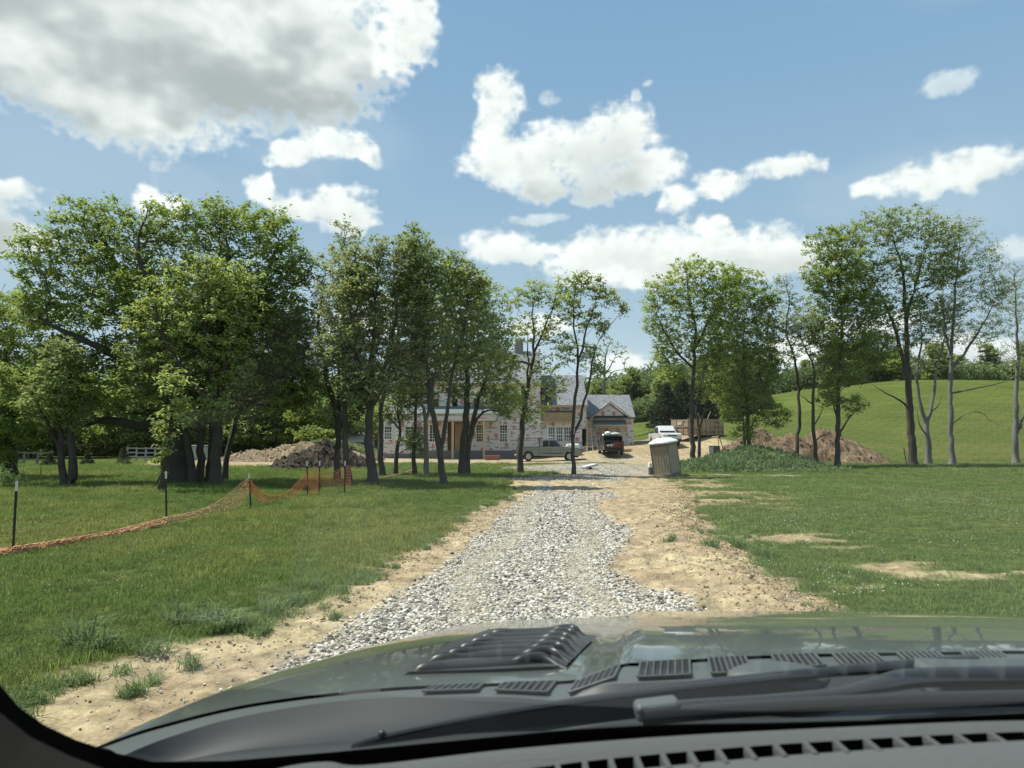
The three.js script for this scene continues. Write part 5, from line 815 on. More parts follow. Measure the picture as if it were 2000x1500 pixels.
function pickup(name, label, paint, [x, z], turn, opt = {}) {
  const t = thing(name, label, 'pickup truck', [x, groundY(x, z) + (opt.lift ?? 0.02), z], turn, 'trucks parked at the house'); const s = opt.scale ?? 1, tall = 1; t.scale.set(s, s * 1.08, s);
  const arch = (cx, r, n = 12) => { const o = []; for (let i = 0; i <= n; i++) { const a = Math.PI * i / n; o.push([cx + r * Math.cos(a), 0.5 + r * 0.92 * Math.sin(a)]); } return o; };   // from front to rear over the wheel
  // front shell: cab sides, doors, hood
  const shell = extrude([[-0.72, 0.48], [-0.72, 1.13], [1.1, 1.15], [1.35, 1.17], [2.55, 1.08], [2.86, 1.0], [2.92, 0.8], [2.9, 0.5], ...arch(1.85, 0.46), [1.36, 0.44]], 1.74, 0.06); shell.translate(0, 0, -0.87); part('body', shell, paint, t);
  const cab = extrude([[-0.68, 1.12], [-0.60, 1.66], [-0.5, 1.76], [0.42, 1.79], [0.58, 1.75], [1.28, 1.14]], 1.42, 0.07); { const p = cab.attributes.position; for (let i = 0; i < p.count; i++) { const f = clamp((p.getY(i) - 1.1) / 0.7); p.setZ(i, (p.getZ(i) - 0.71) * mix(1.16, 0.98, f)); } cab.computeVertexNormals(); } const cabM = part('cab', cab, paint, t);
  for (const sd of [-1, 1]) {
    const zAt = (y) => sd * (0.71 + 0.07) * mix(1.16, 0.98, clamp((y - 1.1) / 0.7)) + sd * 0.006, pane = (pts) => { const g = quad(...pts.map(([px, py]) => [px, py, zAt(py)])); return g; };
    part('side_window', pane([[-0.56, 1.19], [-0.02, 1.19], [-0.02, 1.70], [-0.5, 1.69]]), darkGlass, cabM); part('side_window', pane([[0.05, 1.19], [1.08, 1.19], [0.55, 1.71], [0.05, 1.70]]), darkGlass, cabM);
    part('door_handle', rbox(0.02, 0.16, 1.0, 1.04, sd > 0 ? 0.925 : -0.955, sd > 0 ? 0.955 : -0.925, 0.01, 1), trimMat, t); part('door_seam', [box(-0.005, 0.005, 0.55, 1.16, sd > 0 ? 0.928 : -0.934, sd > 0 ? 0.934 : -0.928), box(1.06, 1.07, 0.55, 1.13, sd > 0 ? 0.928 : -0.934, sd > 0 ? 0.934 : -0.928)], trimMat, t);
    part('rub_strip', rbox(-0.6, 1.3, 0.62, 0.68, sd > 0 ? 0.93 : -0.945, sd > 0 ? 0.945 : -0.93, 0.006, 1), trimMat, t);
    part('mirror', rbox(1.0, 1.14, 1.16, 1.36, sd > 0 ? 0.95 : -1.12, sd > 0 ? 1.12 : -0.95, 0.03, 2), opt.mirror ?? paint, t);
    const side = extrude([[-2.9, 0.5], [-2.92, 1.14], [-0.76, 1.14], [-0.76, 0.48], [-1.3, 0.46], ...arch(-1.85, 0.46), [-2.34, 0.5]], 0.09, 0.025); side.translate(0, 0, sd > 0 ? 0.8 : -0.89); part('bed_side', side, paint, t);
    part('headlight', rbox(2.78, 2.955, 0.78, 0.94, sd > 0 ? 0.5 : -0.86, sd > 0 ? 0.86 : -0.5, 0.03, 2), clearLamp, t); part('tail_light', rbox(-2.97, -2.9, 0.78, 1.02, sd > 0 ? 0.78 : -0.9, sd > 0 ? 0.9 : -0.78, 0.015, 1), lampMat, t);
    part('bed_rail', rbox(-2.92, -0.78, 1.168, 1.2, sd > 0 ? 0.79 : -0.91, sd > 0 ? 0.91 : -0.79, 0.01, 1), trimMat, t);
    for (const wx of [-1.85, 1.85]) wheel(t, wx, sd * 0.82);
  }
  part('windshield', quad([0.66, 1.74, -0.7], [0.66, 1.74, 0.7], [1.29, 1.2, 0.8], [1.29, 1.2, -0.8]), darkGlass, cabM); part('rear_window', quad([-0.765, 1.24, 0.62], [-0.765, 1.24, -0.62], [-0.69, 1.62, -0.6], [-0.69, 1.62, 0.6]), darkGlass, cabM);
  part('bed_floor', [box(-2.88, -0.78, 0.62, 0.68, -0.79, 0.79), box(-0.84, -0.78, 0.68, 1.12, -0.79, 0.79)], trimMat, t);
  if (opt.gateDown) part('tailgate', rbox(-3.42, -2.93, 0.66, 0.72, -0.74, 0.74, 0.02, 1), paint, t); else part('tailgate', rbox(-2.97, -2.89, 0.6, 1.15, -0.735, 0.735, 0.02, 1), paint, t);
  part('rear_bumper', rbox(-3.08, -2.93, 0.42, 0.58, -0.88, 0.88, 0.03, 2), opt.gateDown ? trimMat : chromeMat, t); part('front_bumper', rbox(2.88, 3.05, 0.42, 0.62, -0.9, 0.9, 0.04, 2), opt.bumper ?? chromeMat, t); part('grille', rbox(2.86, 2.96, 0.68, 0.98, -0.48, 0.48, 0.02, 1), trimMat, t); part('underbody', [box(-2.7, 2.7, 0.3, 0.5, -0.5, 0.5), bar(V3(-1.85, 0.39, -0.8), V3(-1.85, 0.39, 0.8), 0.05), bar(V3(1.85, 0.39, -0.8), V3(1.85, 0.39, 0.8), 0.05)], trimMat, t);
  if (opt.rack) { const y = 1.93, mat = opt.rack; part('ladder_rack', [...[-2.8, -0.82].flatMap((rx) => [-0.84, 0.84].map((rz) => bar(V3(rx, 1.19, rz), V3(rx, y, rz), 0.028, 6))), ...[-2.8, -1.8, -0.82].map((rx) => bar(V3(rx, y, -0.88), V3(rx, y, 0.88), 0.026, 6)), ...[-0.84, 0.84].map((rz) => bar(V3(-2.95, y, rz), V3(-0.5, y, rz), 0.03, 6))], mat, t); }
  return t;
}
const silver = std(0.20, 0.21, 0.185, 0.32, { metalness: 0.35, clearcoat: 0.8 }), blackPaint = std(0.018, 0.019, 0.022, 0.25, { clearcoat: 1 }), whitePaint = std(0.68, 0.68, 0.65, 0.3, { clearcoat: 0.8 });
const pxAt = (px, d) => atX(px, d);
pickup('pickup_truck', 'silver extended-cab pickup with a ladder rack, parked side-on before the house', silver, [pxAt(1071, 67), -67], 0, { scale: 1.03, rack: trimMat });
{
  const y = groundY(pxAt(1071, 67), -67);
  const b = part('rack_planks', [0, 1, 2].map((i) => rbox(-1.75, 1.75, 0.0, 0.09, -0.75 + i * 0.5, -0.35 + i * 0.5, 0.008, 1)), std(0.68, 0.66, 0.58, 0.6), scene); b.position.set(pxAt(1043, 67), y + 2.2, -67); tag(b, 'pale planks lying on the rack of the silver pickup', 'planks');
}
pickup('pickup_truck', 'black pickup seen from behind, its open bed heaped with gear', blackPaint, [pxAt(1191, 69.5), -69.5], Math.PI / 2 - 0.02, { scale: 1.02, gateDown: true });
{
  const cx = pxAt(1191, 69.5), y = groundY(cx, -69.5), z = -67.6;
  const put = (name, geo, mat, label, cat) => { const m = part(name, geo, mat, scene); m.position.set(cx, y, z); return tag(m, label, cat, 'gear on the black pickup'); };
  put('red_cooler', [rbox(0.1, 0.72, 0.71, 1.12, 0.1, 0.55, 0.05, 2), rbox(0.08, 0.74, 1.122, 1.2, 0.08, 0.57, 0.03, 2)], std(0.36, 0.05, 0.035, 0.5), 'dark red cooler in the tail of the black pickup', 'cooler');
  put('bucket', [new THREE.CylinderGeometry(0.16, 0.13, 0.38, 18).translate(-0.12, 0.9, 0.5)], std(0.5, 0.52, 0.52, 0.5), 'pale grey bucket beside the red cooler', 'bucket');
  put('tool_bag', [new THREE.IcosahedronGeometry(0.22, 2).scale(1.3, 0.7, 1).translate(-0.5, 0.86, 0.5)], std(0.30, 0.27, 0.18, 0.9), 'tan tool bag on the tailgate', 'bag');
  put('truck_topper', [rbox(-0.86, 0.86, 1.22, 1.3, -1.95, 0.1, 0.03, 2), rbox(-0.9, -0.84, 1.2, 1.78, -1.95, 0.1, 0.02, 2), rbox(0.84, 0.9, 1.2, 1.78, -1.95, 0.1, 0.02, 2), rbox(-0.88, 0.88, 1.781, 1.84, -1.95, 0.15, 0.02, 2)], std(0.02, 0.021, 0.023, 0.5), 'black cargo box over the bed of the black pickup', 'cargo box');
  put('foam_bundle', [new THREE.IcosahedronGeometry(0.26, 3).scale(1.2, 0.85, 1).translate(-0.42, 2.05, -0.4)], std(0.8, 0.8, 0.78, 0.8), 'bright white bundle on top of the black pickup', 'bundle');
  put('tarp_bundle', [new THREE.IcosahedronGeometry(0.34, 2).scale(1.5, 0.55, 1).translate(0.3, 1.99, -0.5)], std(0.5, 0.5, 0.46, 0.8), 'grey folded tarp on top of the black pickup', 'tarp');
}
pickup('pickup_truck', 'white work truck facing the camera behind the portable toilet', whitePaint, [pxAt(1297, 75), -75], -Math.PI / 2 + 0.05, { scale: 1.04, rack: trimMat, bumper: trimMat, mirror: trimMat });
// white plastic-wrapped stack behind the silver pickup's hood
{ reseed(91); const d = 72, x = pxAt(1118, d), g = new RoundedBoxGeometry(1.35, 0.6, 1.1, 6, 0.16), p = g.attributes.position; for (let i = 0; i < p.count; i++) p.setXYZ(i, p.getX(i) + (vnoise(p.getX(i) * 5, p.getY(i) * 5 + p.getZ(i) * 3) - 0.5) * 0.1, p.getY(i) + (vnoise(p.getX(i) * 4, p.getZ(i) * 4) - 0.5) * 0.12, p.getZ(i)); g.computeVertexNormals(); g.translate(0, 0.92, 0);
  const t = thing('wrapped_stack', 'white plastic-wrapped stack of material behind the hood of the silver pickup', 'material stack', [x, groundY(x, -d), -d]); part('wrap', g, std(0.78, 0.79, 0.78, 0.35), t); part('pallet', [box(-0.8, 0.8, 0.5, 0.62, -0.5, 0.5), box(-0.75, -0.6, -0.05, 0.5, -0.45, 0.45), box(0.6, 0.75, -0.05, 0.5, -0.45, 0.45)], lumberMat, t); }
// pallet of bricks by the porch
{ const d = 70.5, x = pxAt(962, d), t = thing('brick_stack', 'low stack of red bricks on the ground before the porch', 'bricks', [x, groundY(x, -d), -d], 0.05), bm = [std(0.30, 0.12, 0.08, 0.9), std(0.25, 0.10, 0.065, 0.9), std(0.34, 0.145, 0.09, 0.9)]; let n = 0;
  for (let c = 0; c < 5; c++) for (let i = 0; i < 7; i++) for (let j = 0; j < 3; j++) { const b = part('brick', rbox(-0.74 + i * 0.212, -0.532 + i * 0.212, c * 0.092, c * 0.092 + 0.086, -0.32 + j * 0.21, -0.115 + j * 0.21, 0.006, 1), bm[(n++ * 7) % 3], t); } }
// lumber and bags by the garage, slab at the culvert, hose
{ const d = 72, x = pxAt(1222, d), t = thing('board_stack', 'small stack of pale boards on the sand right of the black pickup', 'boards', [x, groundY(x, -d), -d], 0.4); for (let i = 0; i < 6; i++) part('board', rbox(-0.55 + (i % 2) * 0.1, 0.55, 0.05 * i, 0.05 * i + 0.04, -0.3, 0.3 - (i % 3) * 0.06, 0.006, 1), lumberMat, t); }
{ const d = 50.5, x = pxAt(1150, d), t = thing('concrete_slab', 'pale tilted concrete end slab where the drive crosses the culvert', 'slab', [x, groundY(x, -d), -d], 0.5); const g = rbox(-0.55, 0.55, 0, 0.16, -0.35, 0.35, 0.02, 2); g.rotateZ(0.18); g.translate(0, 0.14, 0); part('slab', g, std(0.46, 0.46, 0.44, 0.9), t); const c = new THREE.CylinderGeometry(0.2, 0.2, 0.7, 20, 1, true); c.rotateX(Math.PI / 2); c.translate(-0.3, -0.02, 0.2); part('pipe', c, std(0.08, 0.08, 0.08, 0.8), t); }
{ const pts = [[806, 884, 66], [812, 900, 52], [808, 912, 46], [795, 926, 41], [770, 938, 37], [735, 948, 34]].map(([px, py, d]) => { const p = at(px, py, d); p.z = -d; p.y = groundY(p.x, -d) + 0.09; return p; }); const h = part('garden_hose', new THREE.TubeGeometry(new THREE.CatmullRomCurve3(pts), 60, 0.035, 6), std(0.42, 0.20, 0.15, 0.6), scene); tag(h, 'pinkish hose trailing over the lawn between the trees', 'hose'); }
// portable toilet, leaning to the left
{
  const d = 41, px = 1302, x = pxAt(px, d), t = thing('portable_toilet', 'tan portable toilet with a white roof, leaning to the left by the drive', 'portable toilet', [x, groundY(x, -d), -d], -0.72); const lean = new THREE.Quaternion().setFromAxisAngle(V3(0, 0, 1), 0.125); t.quaternion.premultiply(lean);
  const tan = std(0.30, 0.25, 0.175, 0.6, { bumpMap: bumpTex, bumpScale: 0.004 }), edge = std(0.13, 0.115, 0.095, 0.6), roof = std(0.76, 0.79, 0.76, 0.45), H = 1.82, w = 0.56;
  for (const a of [0, 1, 2, 3]) { const q = new THREE.Group(); q.name = a === 2 ? 'door' : 'side_wall'; q.rotation.y = a * Math.PI / 2; t.add(q);
    part('panel', [rbox(-w + 0.04, w - 0.04, 0.14, H, w - 0.05, w - 0.01, 0.01, 1)], tan, q); for (const rx of [-0.36, -0.18, 0, 0.18, 0.36]) part('rib', rbox(rx - 0.012, rx + 0.012, 0.2, H - 0.16, w - 0.012, w + 0.004, 0.004, 1), tan, q); part('header', rbox(-w + 0.03, w - 0.03, H - 0.14, H + 0.02, w - 0.03, w + 0.012, 0.008, 1), std(0.20, 0.125, 0.085, 0.7), q); part('corner_post', rbox(w - 0.045, w + 0.015, 0.12, H + 0.02, w - 0.045, w + 0.015, 0.015, 2), edge, q); }
  part('base', [rbox(-w - 0.03, w + 0.03, 0.02, 0.14, -w - 0.03, w + 0.03, 0.02, 1), box(-w, -w + 0.12, -0.06, 0.02, -w, w), box(w - 0.12, w, -0.06, 0.02, -w, w)], edge, t);
  const rf = new THREE.BufferGeometry(); { const y0 = H + 0.02, y1 = H + 0.1, y2 = H + 0.33, o = w + 0.07, i2 = 0.3, ring = (y, r) => [[-r, y, r], [r, y, r], [r, y, -r], [-r, y, -r]], R = [...ring(y0, o), ...ring(y1, o), ...ring(y2, i2)], pos = [], f = (a, b, c, e) => { for (const k of [a, b, c, a, c, e]) pos.push(...R[k]); }; for (let k = 0; k < 4; k++) { const n = (k + 1) % 4; f(k, n, 4 + n, 4 + k); f(4 + k, 4 + n, 8 + n, 8 + k); } f(8, 9, 10, 11); f(3, 2, 1, 0); rf.setAttribute('position', new THREE.Float32BufferAttribute(pos, 3)); rf.setAttribute('uv', new THREE.Float32BufferAttribute(new Float32Array(pos.length / 3 * 2), 2)); rf.computeVertexNormals(); } part('roof', rf, roof, t);
  const dx = pxAt(1271.5, 42), t2 = thing('lidded_bin', 'dark round bin with a white lid beside the portable toilet', 'bin', [dx, groundY(dx, -42), -42]); part('drum', new THREE.CylinderGeometry(0.2, 0.2, 0.4, 20).translate(0, 0.19, 0), std(0.06, 0.07, 0.072, 0.6), t2); part('lid', rbox(-0.19, 0.19, 0.395, 0.68, -0.17, 0.17, 0.04, 2), std(0.74, 0.74, 0.71, 0.6), t2);
}
// roll-off dumpster
{
  const d = 78, x = pxAt(1362, d), t = thing('dumpster', 'rusty brown open-topped dumpster with ribbed sides near the hill', 'dumpster', [x, groundY(x, -d) + 0.1, -d], 0.62), rust = new THREE.MeshStandardMaterial({ map: dataTex(256, (u, v) => { const n = tileNoise(u, v, 6, 5), p = smooth(0.5, 0.62, n); return [mix(0.38, 0.24, p), mix(0.29, 0.135, p), mix(0.19, 0.075, p)]; }), roughness: 0.9 }), L = 2.9, Wd = 1.15, H = 1.75;
  part('floor', box(-L, L, 0.12, 0.2, -Wd, Wd), rust, t);
  for (const s of [-1, 1]) { const w = part('side_wall', box(-L, L, 0.2, H, s * Wd - 0.03, s * Wd + 0.03), rust, t); for (let i = 0; i < 9; i++) part('rib', rbox(-L + 0.05 + i * 0.7, -L + 0.17 + i * 0.7, 0.1, H, s > 0 ? Wd + 0.031 : -Wd - 0.11, s > 0 ? Wd + 0.11 : -Wd - 0.031, 0.01, 1), rust, w); part('top_rail', rbox(-L - 0.04, L + 0.04, H + 0.001, H + 0.1, s * Wd - 0.07, s * Wd + 0.07, 0.015, 1), rust, t); }
  for (const s of [-1, 1]) { const e = part('end_wall', box(s * L - 0.03, s * L + 0.03, 0.2, H, -Wd + 0.035, Wd - 0.035), rust, t); part('end_frame', [rbox(s > 0 ? L + 0.031 : -L - 0.09, s > 0 ? L + 0.09 : -L - 0.031, 0.95, 1.07, -Wd, Wd, 0.01, 1), rbox(s > 0 ? L + 0.031 : -L - 0.09, s > 0 ? L + 0.09 : -L - 0.031, 0.1, H, -0.5, -0.4, 0.01, 1), rbox(s > 0 ? L + 0.031 : -L - 0.09, s > 0 ? L + 0.09 : -L - 0.031, 0.1, H, 0.4, 0.5, 0.01, 1)], rust, e); }
  part('sticker', box(-L - 0.096, -L - 0.091, 1.2, 1.5, -0.3, 0.3), std(0.55, 0.5, 0.42, 0.8), t);
  part('wheel', [-2.4, 2.4].flatMap((wx) => [-0.9, 0.9].map((wz) => new THREE.CylinderGeometry(0.13, 0.13, 0.12, 14).rotateX(Math.PI / 2).translate(wx, 0.03, wz))), trimMat, t);
  for (const [i, [dx, dz, tilt, len]] of [[0.6, 0.3, 0.5, 2.6], [1.6, -0.4, -0.45, 2.2]].entries()) { const g = bar(V3(dx, 0.9, dz), V3(dx + Math.sin(tilt) * len, 0.9 + Math.cos(tilt) * len * 0.8, dz), 0.04, 4); const m = part('scrap_plank', g, lumberMat, scene); m.position.copy(t.position); m.rotation.y = 0.62; tag(m, i ? 'scrap plank leaning left out of the dumpster' : 'long pale scrap plank sticking up out of the dumpster', 'plank'); }
}
{ const d = 66, x = pxAt(1394, d), t = thing('utility_box', 'dark green-grey utility box standing right of the dumpster', 'utility box', [x, groundY(x, -d), -d], 0.3), m = std(0.085, 0.10, 0.098, 0.6); part('cabinet', [rbox(-0.36, 0.36, 0.05, 0.86, -0.36, 0.36, 0.02, 2)], m, t); part('lid', rbox(-0.39, 0.39, 0.862, 0.93, -0.39, 0.39, 0.02, 2), m, t); for (let i = 0; i < 5; i++) part('louvre', box(-0.28, 0.28, 0.2 + i * 0.11, 0.25 + i * 0.11, 0.361, 0.372), trimMat, t); part('base', box(-0.42, 0.42, -0.05, 0.05, -0.42, 0.42), blockMat, t);
  const x2 = pxAt(1404, 67), f = thing('timber_frame', 'leaning timber frame beside the utility box', 'timber frame', [x2, groundY(x2, -67), -67], 0.2); part('post', bar(V3(-0.15, -0.05, 0), V3(-0.1, 1.75, 0), 0.05, 4), lumberMat, f); part('brace', bar(V3(0.55, -0.05, 0), V3(-0.08, 1.7, 0.06), 0.045, 4), trimMat, f); part('brace', bar(V3(-0.75, 1.6, 0), V3(-0.1, 1.65, 0), 0.05, 4), lumberMat, f);
  const x3 = pxAt(1415, 66); for (const [i, [dx, s]] of [[0, 0.3], [0.55, 0.26]].entries()) { const g = new THREE.IcosahedronGeometry(s, 3), p = g.attributes.position; for (let k = 0; k < p.count; k++) { const n = 1 + 0.3 * (vnoise(p.getX(k) * 9 + i * 5, p.getY(k) * 9 + p.getZ(k) * 7) - 0.5); p.setXYZ(k, p.getX(k) * n * 1.15, p.getY(k) * n * 0.8, p.getZ(k) * n); } g.computeVertexNormals(); const b = part('rubbish_bag', g, std(0.7, 0.7, 0.68, 0.4), scene); b.position.set(x3 + dx, groundY(x3 + dx, -66) + s * 0.65, -66); tag(b, i ? 'right one of two white rubbish bags beside the timber frame' : 'left one of two white rubbish bags beside the timber frame', 'rubbish bag'); } }
{ const d = 56.2, x = pxAt(1766, d), s = thing('survey_stake', 'thin tilted wooden stake left of the tallest right-hand tree', 'stake', [x, groundY(x, -d), -d]); s.rotation.z = 0.12; part('stake', box(-0.03, 0.03, -0.1, 1.35, -0.02, 0.02), std(0.06, 0.05, 0.04, 0.9), s); }
{ const d = 38, x = pxAt(86, d), s = thing('survey_stake', 'short thin stake on the lawn right of the nearest steel post', 'stake', [x, groundY(x, -d), -d]); part('stake', box(-0.015, 0.015, -0.1, 0.5, -0.012, 0.012), std(0.12, 0.08, 0.05, 0.9), s); }
// ---------------------------------------------------------------- rail fences, shed and barn at the far left
function railFence(label, pts, mat, h, rails) {
  const t = thing('rail_fence', label, 'fence', [pts[0][0], groundY(...pts[0]), pts[0][1]]), o = t.position, P = pts.map(([x, z]) => V3(x - o.x, groundY(x, z) - o.y, z - o.z));
  for (const p of P) part('post', box(p.x - 0.06, p.x + 0.06, p.y - 0.1, p.y + h, p.z - 0.06, p.z + 0.06), mat, t);
  for (let i = 1; i < P.length; i++) for (const r of rails) part('rail', (() => { const d = P[i].clone().sub(P[i - 1]), g = box(0, d.length(), -0.06, 0.06, -0.025, 0.025); g.rotateY(-Math.atan2(d.z, d.x)); g.translate(P[i - 1].x, P[i - 1].y + r * h, P[i - 1].z + 0.09); return g; })(), mat, t);
}
const oldWood = std(0.20, 0.185, 0.16, 0.95), paleRail = std(0.34, 0.34, 0.33, 0.9);
railFence('low dark rail fence at the far left, beyond the twin-stemmed tree', [15, 30, 52, 78, 100].map((px) => [pxAt(px, 57), -57]), oldWood, 1.0, [0.35, 0.9]);
railFence('grey rail fence in front of the wood, between the small evergreens', [252, 270, 288, 306, 322].map((px) => [pxAt(px, 68), -68]), paleRail, 1.3, [0.3, 0.6, 0.92]);
{ const d = 74, x0 = pxAt(374, d), x1 = pxAt(409, d), t = thing('shed', 'small pale shed glimpsed between the trunks beside the oak', 'shed', [(x0 + x1) / 2, groundY(x0, -d), -d]), w = (x1 - x0) / 2; part('wall', rbox(-w, w, 0, 1.35, -1, 1, 0.03, 1), std(0.45, 0.45, 0.42, 0.8), t); part('roof', rbox(-w - 0.1, w + 0.1, 1.352, 1.46, -1.1, 1.1, 0.03, 1), std(0.33, 0.34, 0.34, 0.7), t); for (let i = 0; i < 6; i++) part('batten', box(-w + 0.08 + i * 0.33, -w + 0.12 + i * 0.33, 0.02, 1.33, 1.001, 1.02), std(0.4, 0.4, 0.38, 0.8), t); }
{ const d = 88, x0 = pxAt(680, d), x1 = pxAt(742, d), t = thing('barn', 'distant pale barn with dark doors left of the house', 'barn', [(x0 + x1) / 2, groundY((x0 + x1) / 2, -d), -d]), w = (x1 - x0) / 2, m = std(0.42, 0.47, 0.49, 0.8); part('wall', [rbox(-w, w, -0.1, 2.1, -3, 3, 0.02, 1)], m, t); const g = extrude([[-3.2, 2.1], [3.2, 2.1], [0, 3.0]], w * 2 + 0.4); g.rotateY(Math.PI / 2); g.translate(-w - 0.2, 0.005, 0); part('roof', g, std(0.40, 0.43, 0.45, 0.5), t); for (const s of [-1, 1]) part('door', box(s > 0 ? 0.03 : -1.3, s > 0 ? 1.3 : -0.03, 0, 1.7, 3.001, 3.05), std(0.09, 0.13, 0.14, 0.8), t); part('window', box(-w + 0.3, -w + 0.8, 1.1, 1.6, 3.001, 3.04), darkGlass, t); }
// ---------------------------------------------------------------- the truck the photograph is taken from: hood, cowl, wipers, glass, dashboard
{
  const paint = new THREE.MeshPhysicalMaterial({ color: new THREE.Color().setRGB(0.098, 0.116, 0.106), roughness: 0.42, metalness: 0.45, clearcoat: 1, clearcoatRoughness: 0.04 });
  const plastic = std(0.070, 0.084, 0.081, 0.5, { bumpMap: bumpTex, bumpScale: 0.0006 }), dull = std(0.024, 0.028, 0.028, 0.5), louvreMat = std(0.012, 0.014, 0.014, 0.42), black = std(0.004, 0.004, 0.004, 0.75), dashMat = std(0.072, 0.078, 0.077, 0.85, { bumpMap: bumpTex, bumpScale: 0.0012 }), rubber = std(0.015, 0.015, 0.016, 0.55), bladeMat = std(0.03, 0.032, 0.033, 0.28);
  const truck = thing('pickup_truck', 'dark grey-green truck in the foreground, seen over its dashboard, wipers and vented hood', 'truck', [0.7, 0, -0.6]), O = truck.position;
  const tp = (name, geo, mat, parent = truck) => { const list = Array.isArray(geo) ? geo : [geo]; for (const g of list) g.translate(-O.x, -O.y, -O.z); return part(name, list, mat, parent); };
  const spline = (rows) => (t) => { const n = rows.length - 1, f = clamp(t) * n, i = Math.min(n - 1, Math.floor(f)), u = f - i, c = (k) => rows[clamp(k, 0, n)], out = []; for (let a = 0; a < 3; a++) { const p0 = c(i - 1)[a], p1 = c(i)[a], p2 = c(i + 1)[a], p3 = c(i + 2)[a]; out.push(0.5 * (2 * p1 + (p2 - p0) * u + (2 * p0 - 5 * p1 + 4 * p2 - p3) * u * u + (3 * p1 - p0 - 3 * p2 + p3) * u * u * u)); } return V3(...out); };
  const P = (rows) => spline(rows.map(([px, py, d]) => { const p = at(px, py, d); return [p.x, p.y, p.z]; }));
  const rear = P([[205, 1452, 1.12], [310, 1417, 1.20], [500, 1373, 1.28], [750, 1344, 1.33], [1000, 1333, 1.36], [1120, 1328, 1.36], [1165, 1315, 1.36], [1215, 1297, 1.36], [1275, 1293, 1.36], [1500, 1280, 1.36], [1800, 1274, 1.36], [2150, 1274, 1.36], [2780, 1312, 1.36]]);
  const front = P([[705, 1276, 2.12], [752, 1260, 2.26], [822, 1239, 2.37], [930, 1219, 2.43], [1080, 1209, 2.46], [1180, 1206, 2.46], [1216, 1203, 2.46], [1262, 1195, 2.46], [1330, 1194, 2.46], [1500, 1194, 2.46], [1720, 1196, 2.46], [1900, 1200, 2.44], [2050, 1208, 2.40]]);
  const hoodAt = (t, s) => { const a = rear(t), b = front(t), p = a.lerp(b, s); p.y += 0.048 * s * (1 - s) + 0.075 * s * (1 - s) * (1 - s); return p; };
  const surf = (fn, nu, nv) => { const pos = [], uv = [], idx = []; for (let j = 0; j <= nv; j++) for (let i = 0; i <= nu; i++) { const p = fn(i / nu, j / nv); pos.push(p.x, p.y, p.z); uv.push(i / nu * 8, j / nv * 5); if (i && j) { const k = pos.length / 3 - 1; idx.push(k - nu - 2, k - nu - 1, k, k - nu - 2, k, k - 1); } } const g = new THREE.BufferGeometry(); g.setAttribute('position', new THREE.Float32BufferAttribute(pos, 3)); g.setAttribute('uv', new THREE.Float32BufferAttribute(uv, 2)); g.setIndex(idx); g.computeVertexNormals(); return g; };
  // hood with its rounded nose and fender side
  const nose = [[0, 0], [0.03, -0.006], [0.06, -0.022], [0.085, -0.05], [0.10, -0.10], [0.11, -0.55]];
  const hood = tp('hood', surf((t, s) => { if (s <= 0.8) return hoodAt(t, s / 0.8); const f = (s - 0.8) / 0.2 * (nose.length - 1), i = Math.min(nose.length - 2, Math.floor(f)), u = f - i, p = hoodAt(t, 1); p.z -= mix(nose[i][0], nose[i + 1][0], u); p.y += mix(nose[i][1], nose[i + 1][1], u); return p; }, 150, 60), paint);
  tp('fender', surf((t, s) => { const p = hoodAt(0, t), k = [[0, 0], [0.02, -0.008], [0.045, -0.03], [0.06, -0.07], [0.07, -0.6]][Math.round(s * 4)]; p.x -= k[0]; p.y += k[1]; return p; }, 30, 4), paint);
  tp('fender', surf((t, s) => { const p = hoodAt(1, t), k = [[0, 0], [0.02, -0.008], [0.045, -0.03], [0.06, -0.07], [0.07, -0.6]][Math.round(s * 4)]; p.x += k[0]; p.y += k[1]; return p; }, 30, 4), paint);
  // where a place in the photograph lies on the hood
  const grid = []; for (let i = 0; i <= 240; i++) for (let j = 0; j <= 120; j++) { const t = i / 240, s = j / 120, p = hoodAt(t, s), q = p.clone().sub(V3(0, EYE, 0)), dz = q.y * sp - q.z * cp, dy = q.y * cp + q.z * sp; grid.push([1000 + q.x / dz * FOCAL, 750 - dy / dz * FOCAL, p]); }
  const onHood = (px, py, up = 0) => { let b = null, m = 1e9; for (const g of grid) { const d = (g[0] - px) ** 2 + ((g[1] - py) * 2) ** 2; if (d < m) { m = d; b = g[2]; } } return b.clone().add(V3(0, up, 0)); };
  // the louvred vent
  const vent = tp('hood_vent', (() => { const ring = [[790, 1319], [960, 1314], [1105, 1306], [1160, 1250], [1112, 1229], [955, 1233], [880, 1262]].map(([x, y]) => onHood(x, y, 0.006)), mid = onHood(990, 1275, 0.014), pos = [], uv = []; ring.forEach((p, i) => { const q = ring[(i + 1) % ring.length]; pos.push(...mid.toArray(), ...p.toArray(), ...q.toArray()); uv.push(0, 0, 1, 0, 1, 1); }); const g = new THREE.BufferGeometry(); g.setAttribute('position', new THREE.Float32BufferAttribute(pos, 3)); g.setAttribute('uv', new THREE.Float32BufferAttribute(uv, 2)); g.computeVertexNormals(); return g; })(), dull);
  const slats = [[800, 1062, 1314, 1300, 1107, 1305], [832, 1075, 1296, 1285, 1114, 1296], [862, 1086, 1283, 1273, 1121, 1287], [890, 1096, 1270, 1262, 1128, 1279], [914, 1104, 1259, 1252, 1136, 1271], [934, 1112, 1250, 1243, 1145, 1263], [952, 1118, 1241, 1235, 1154, 1253]];
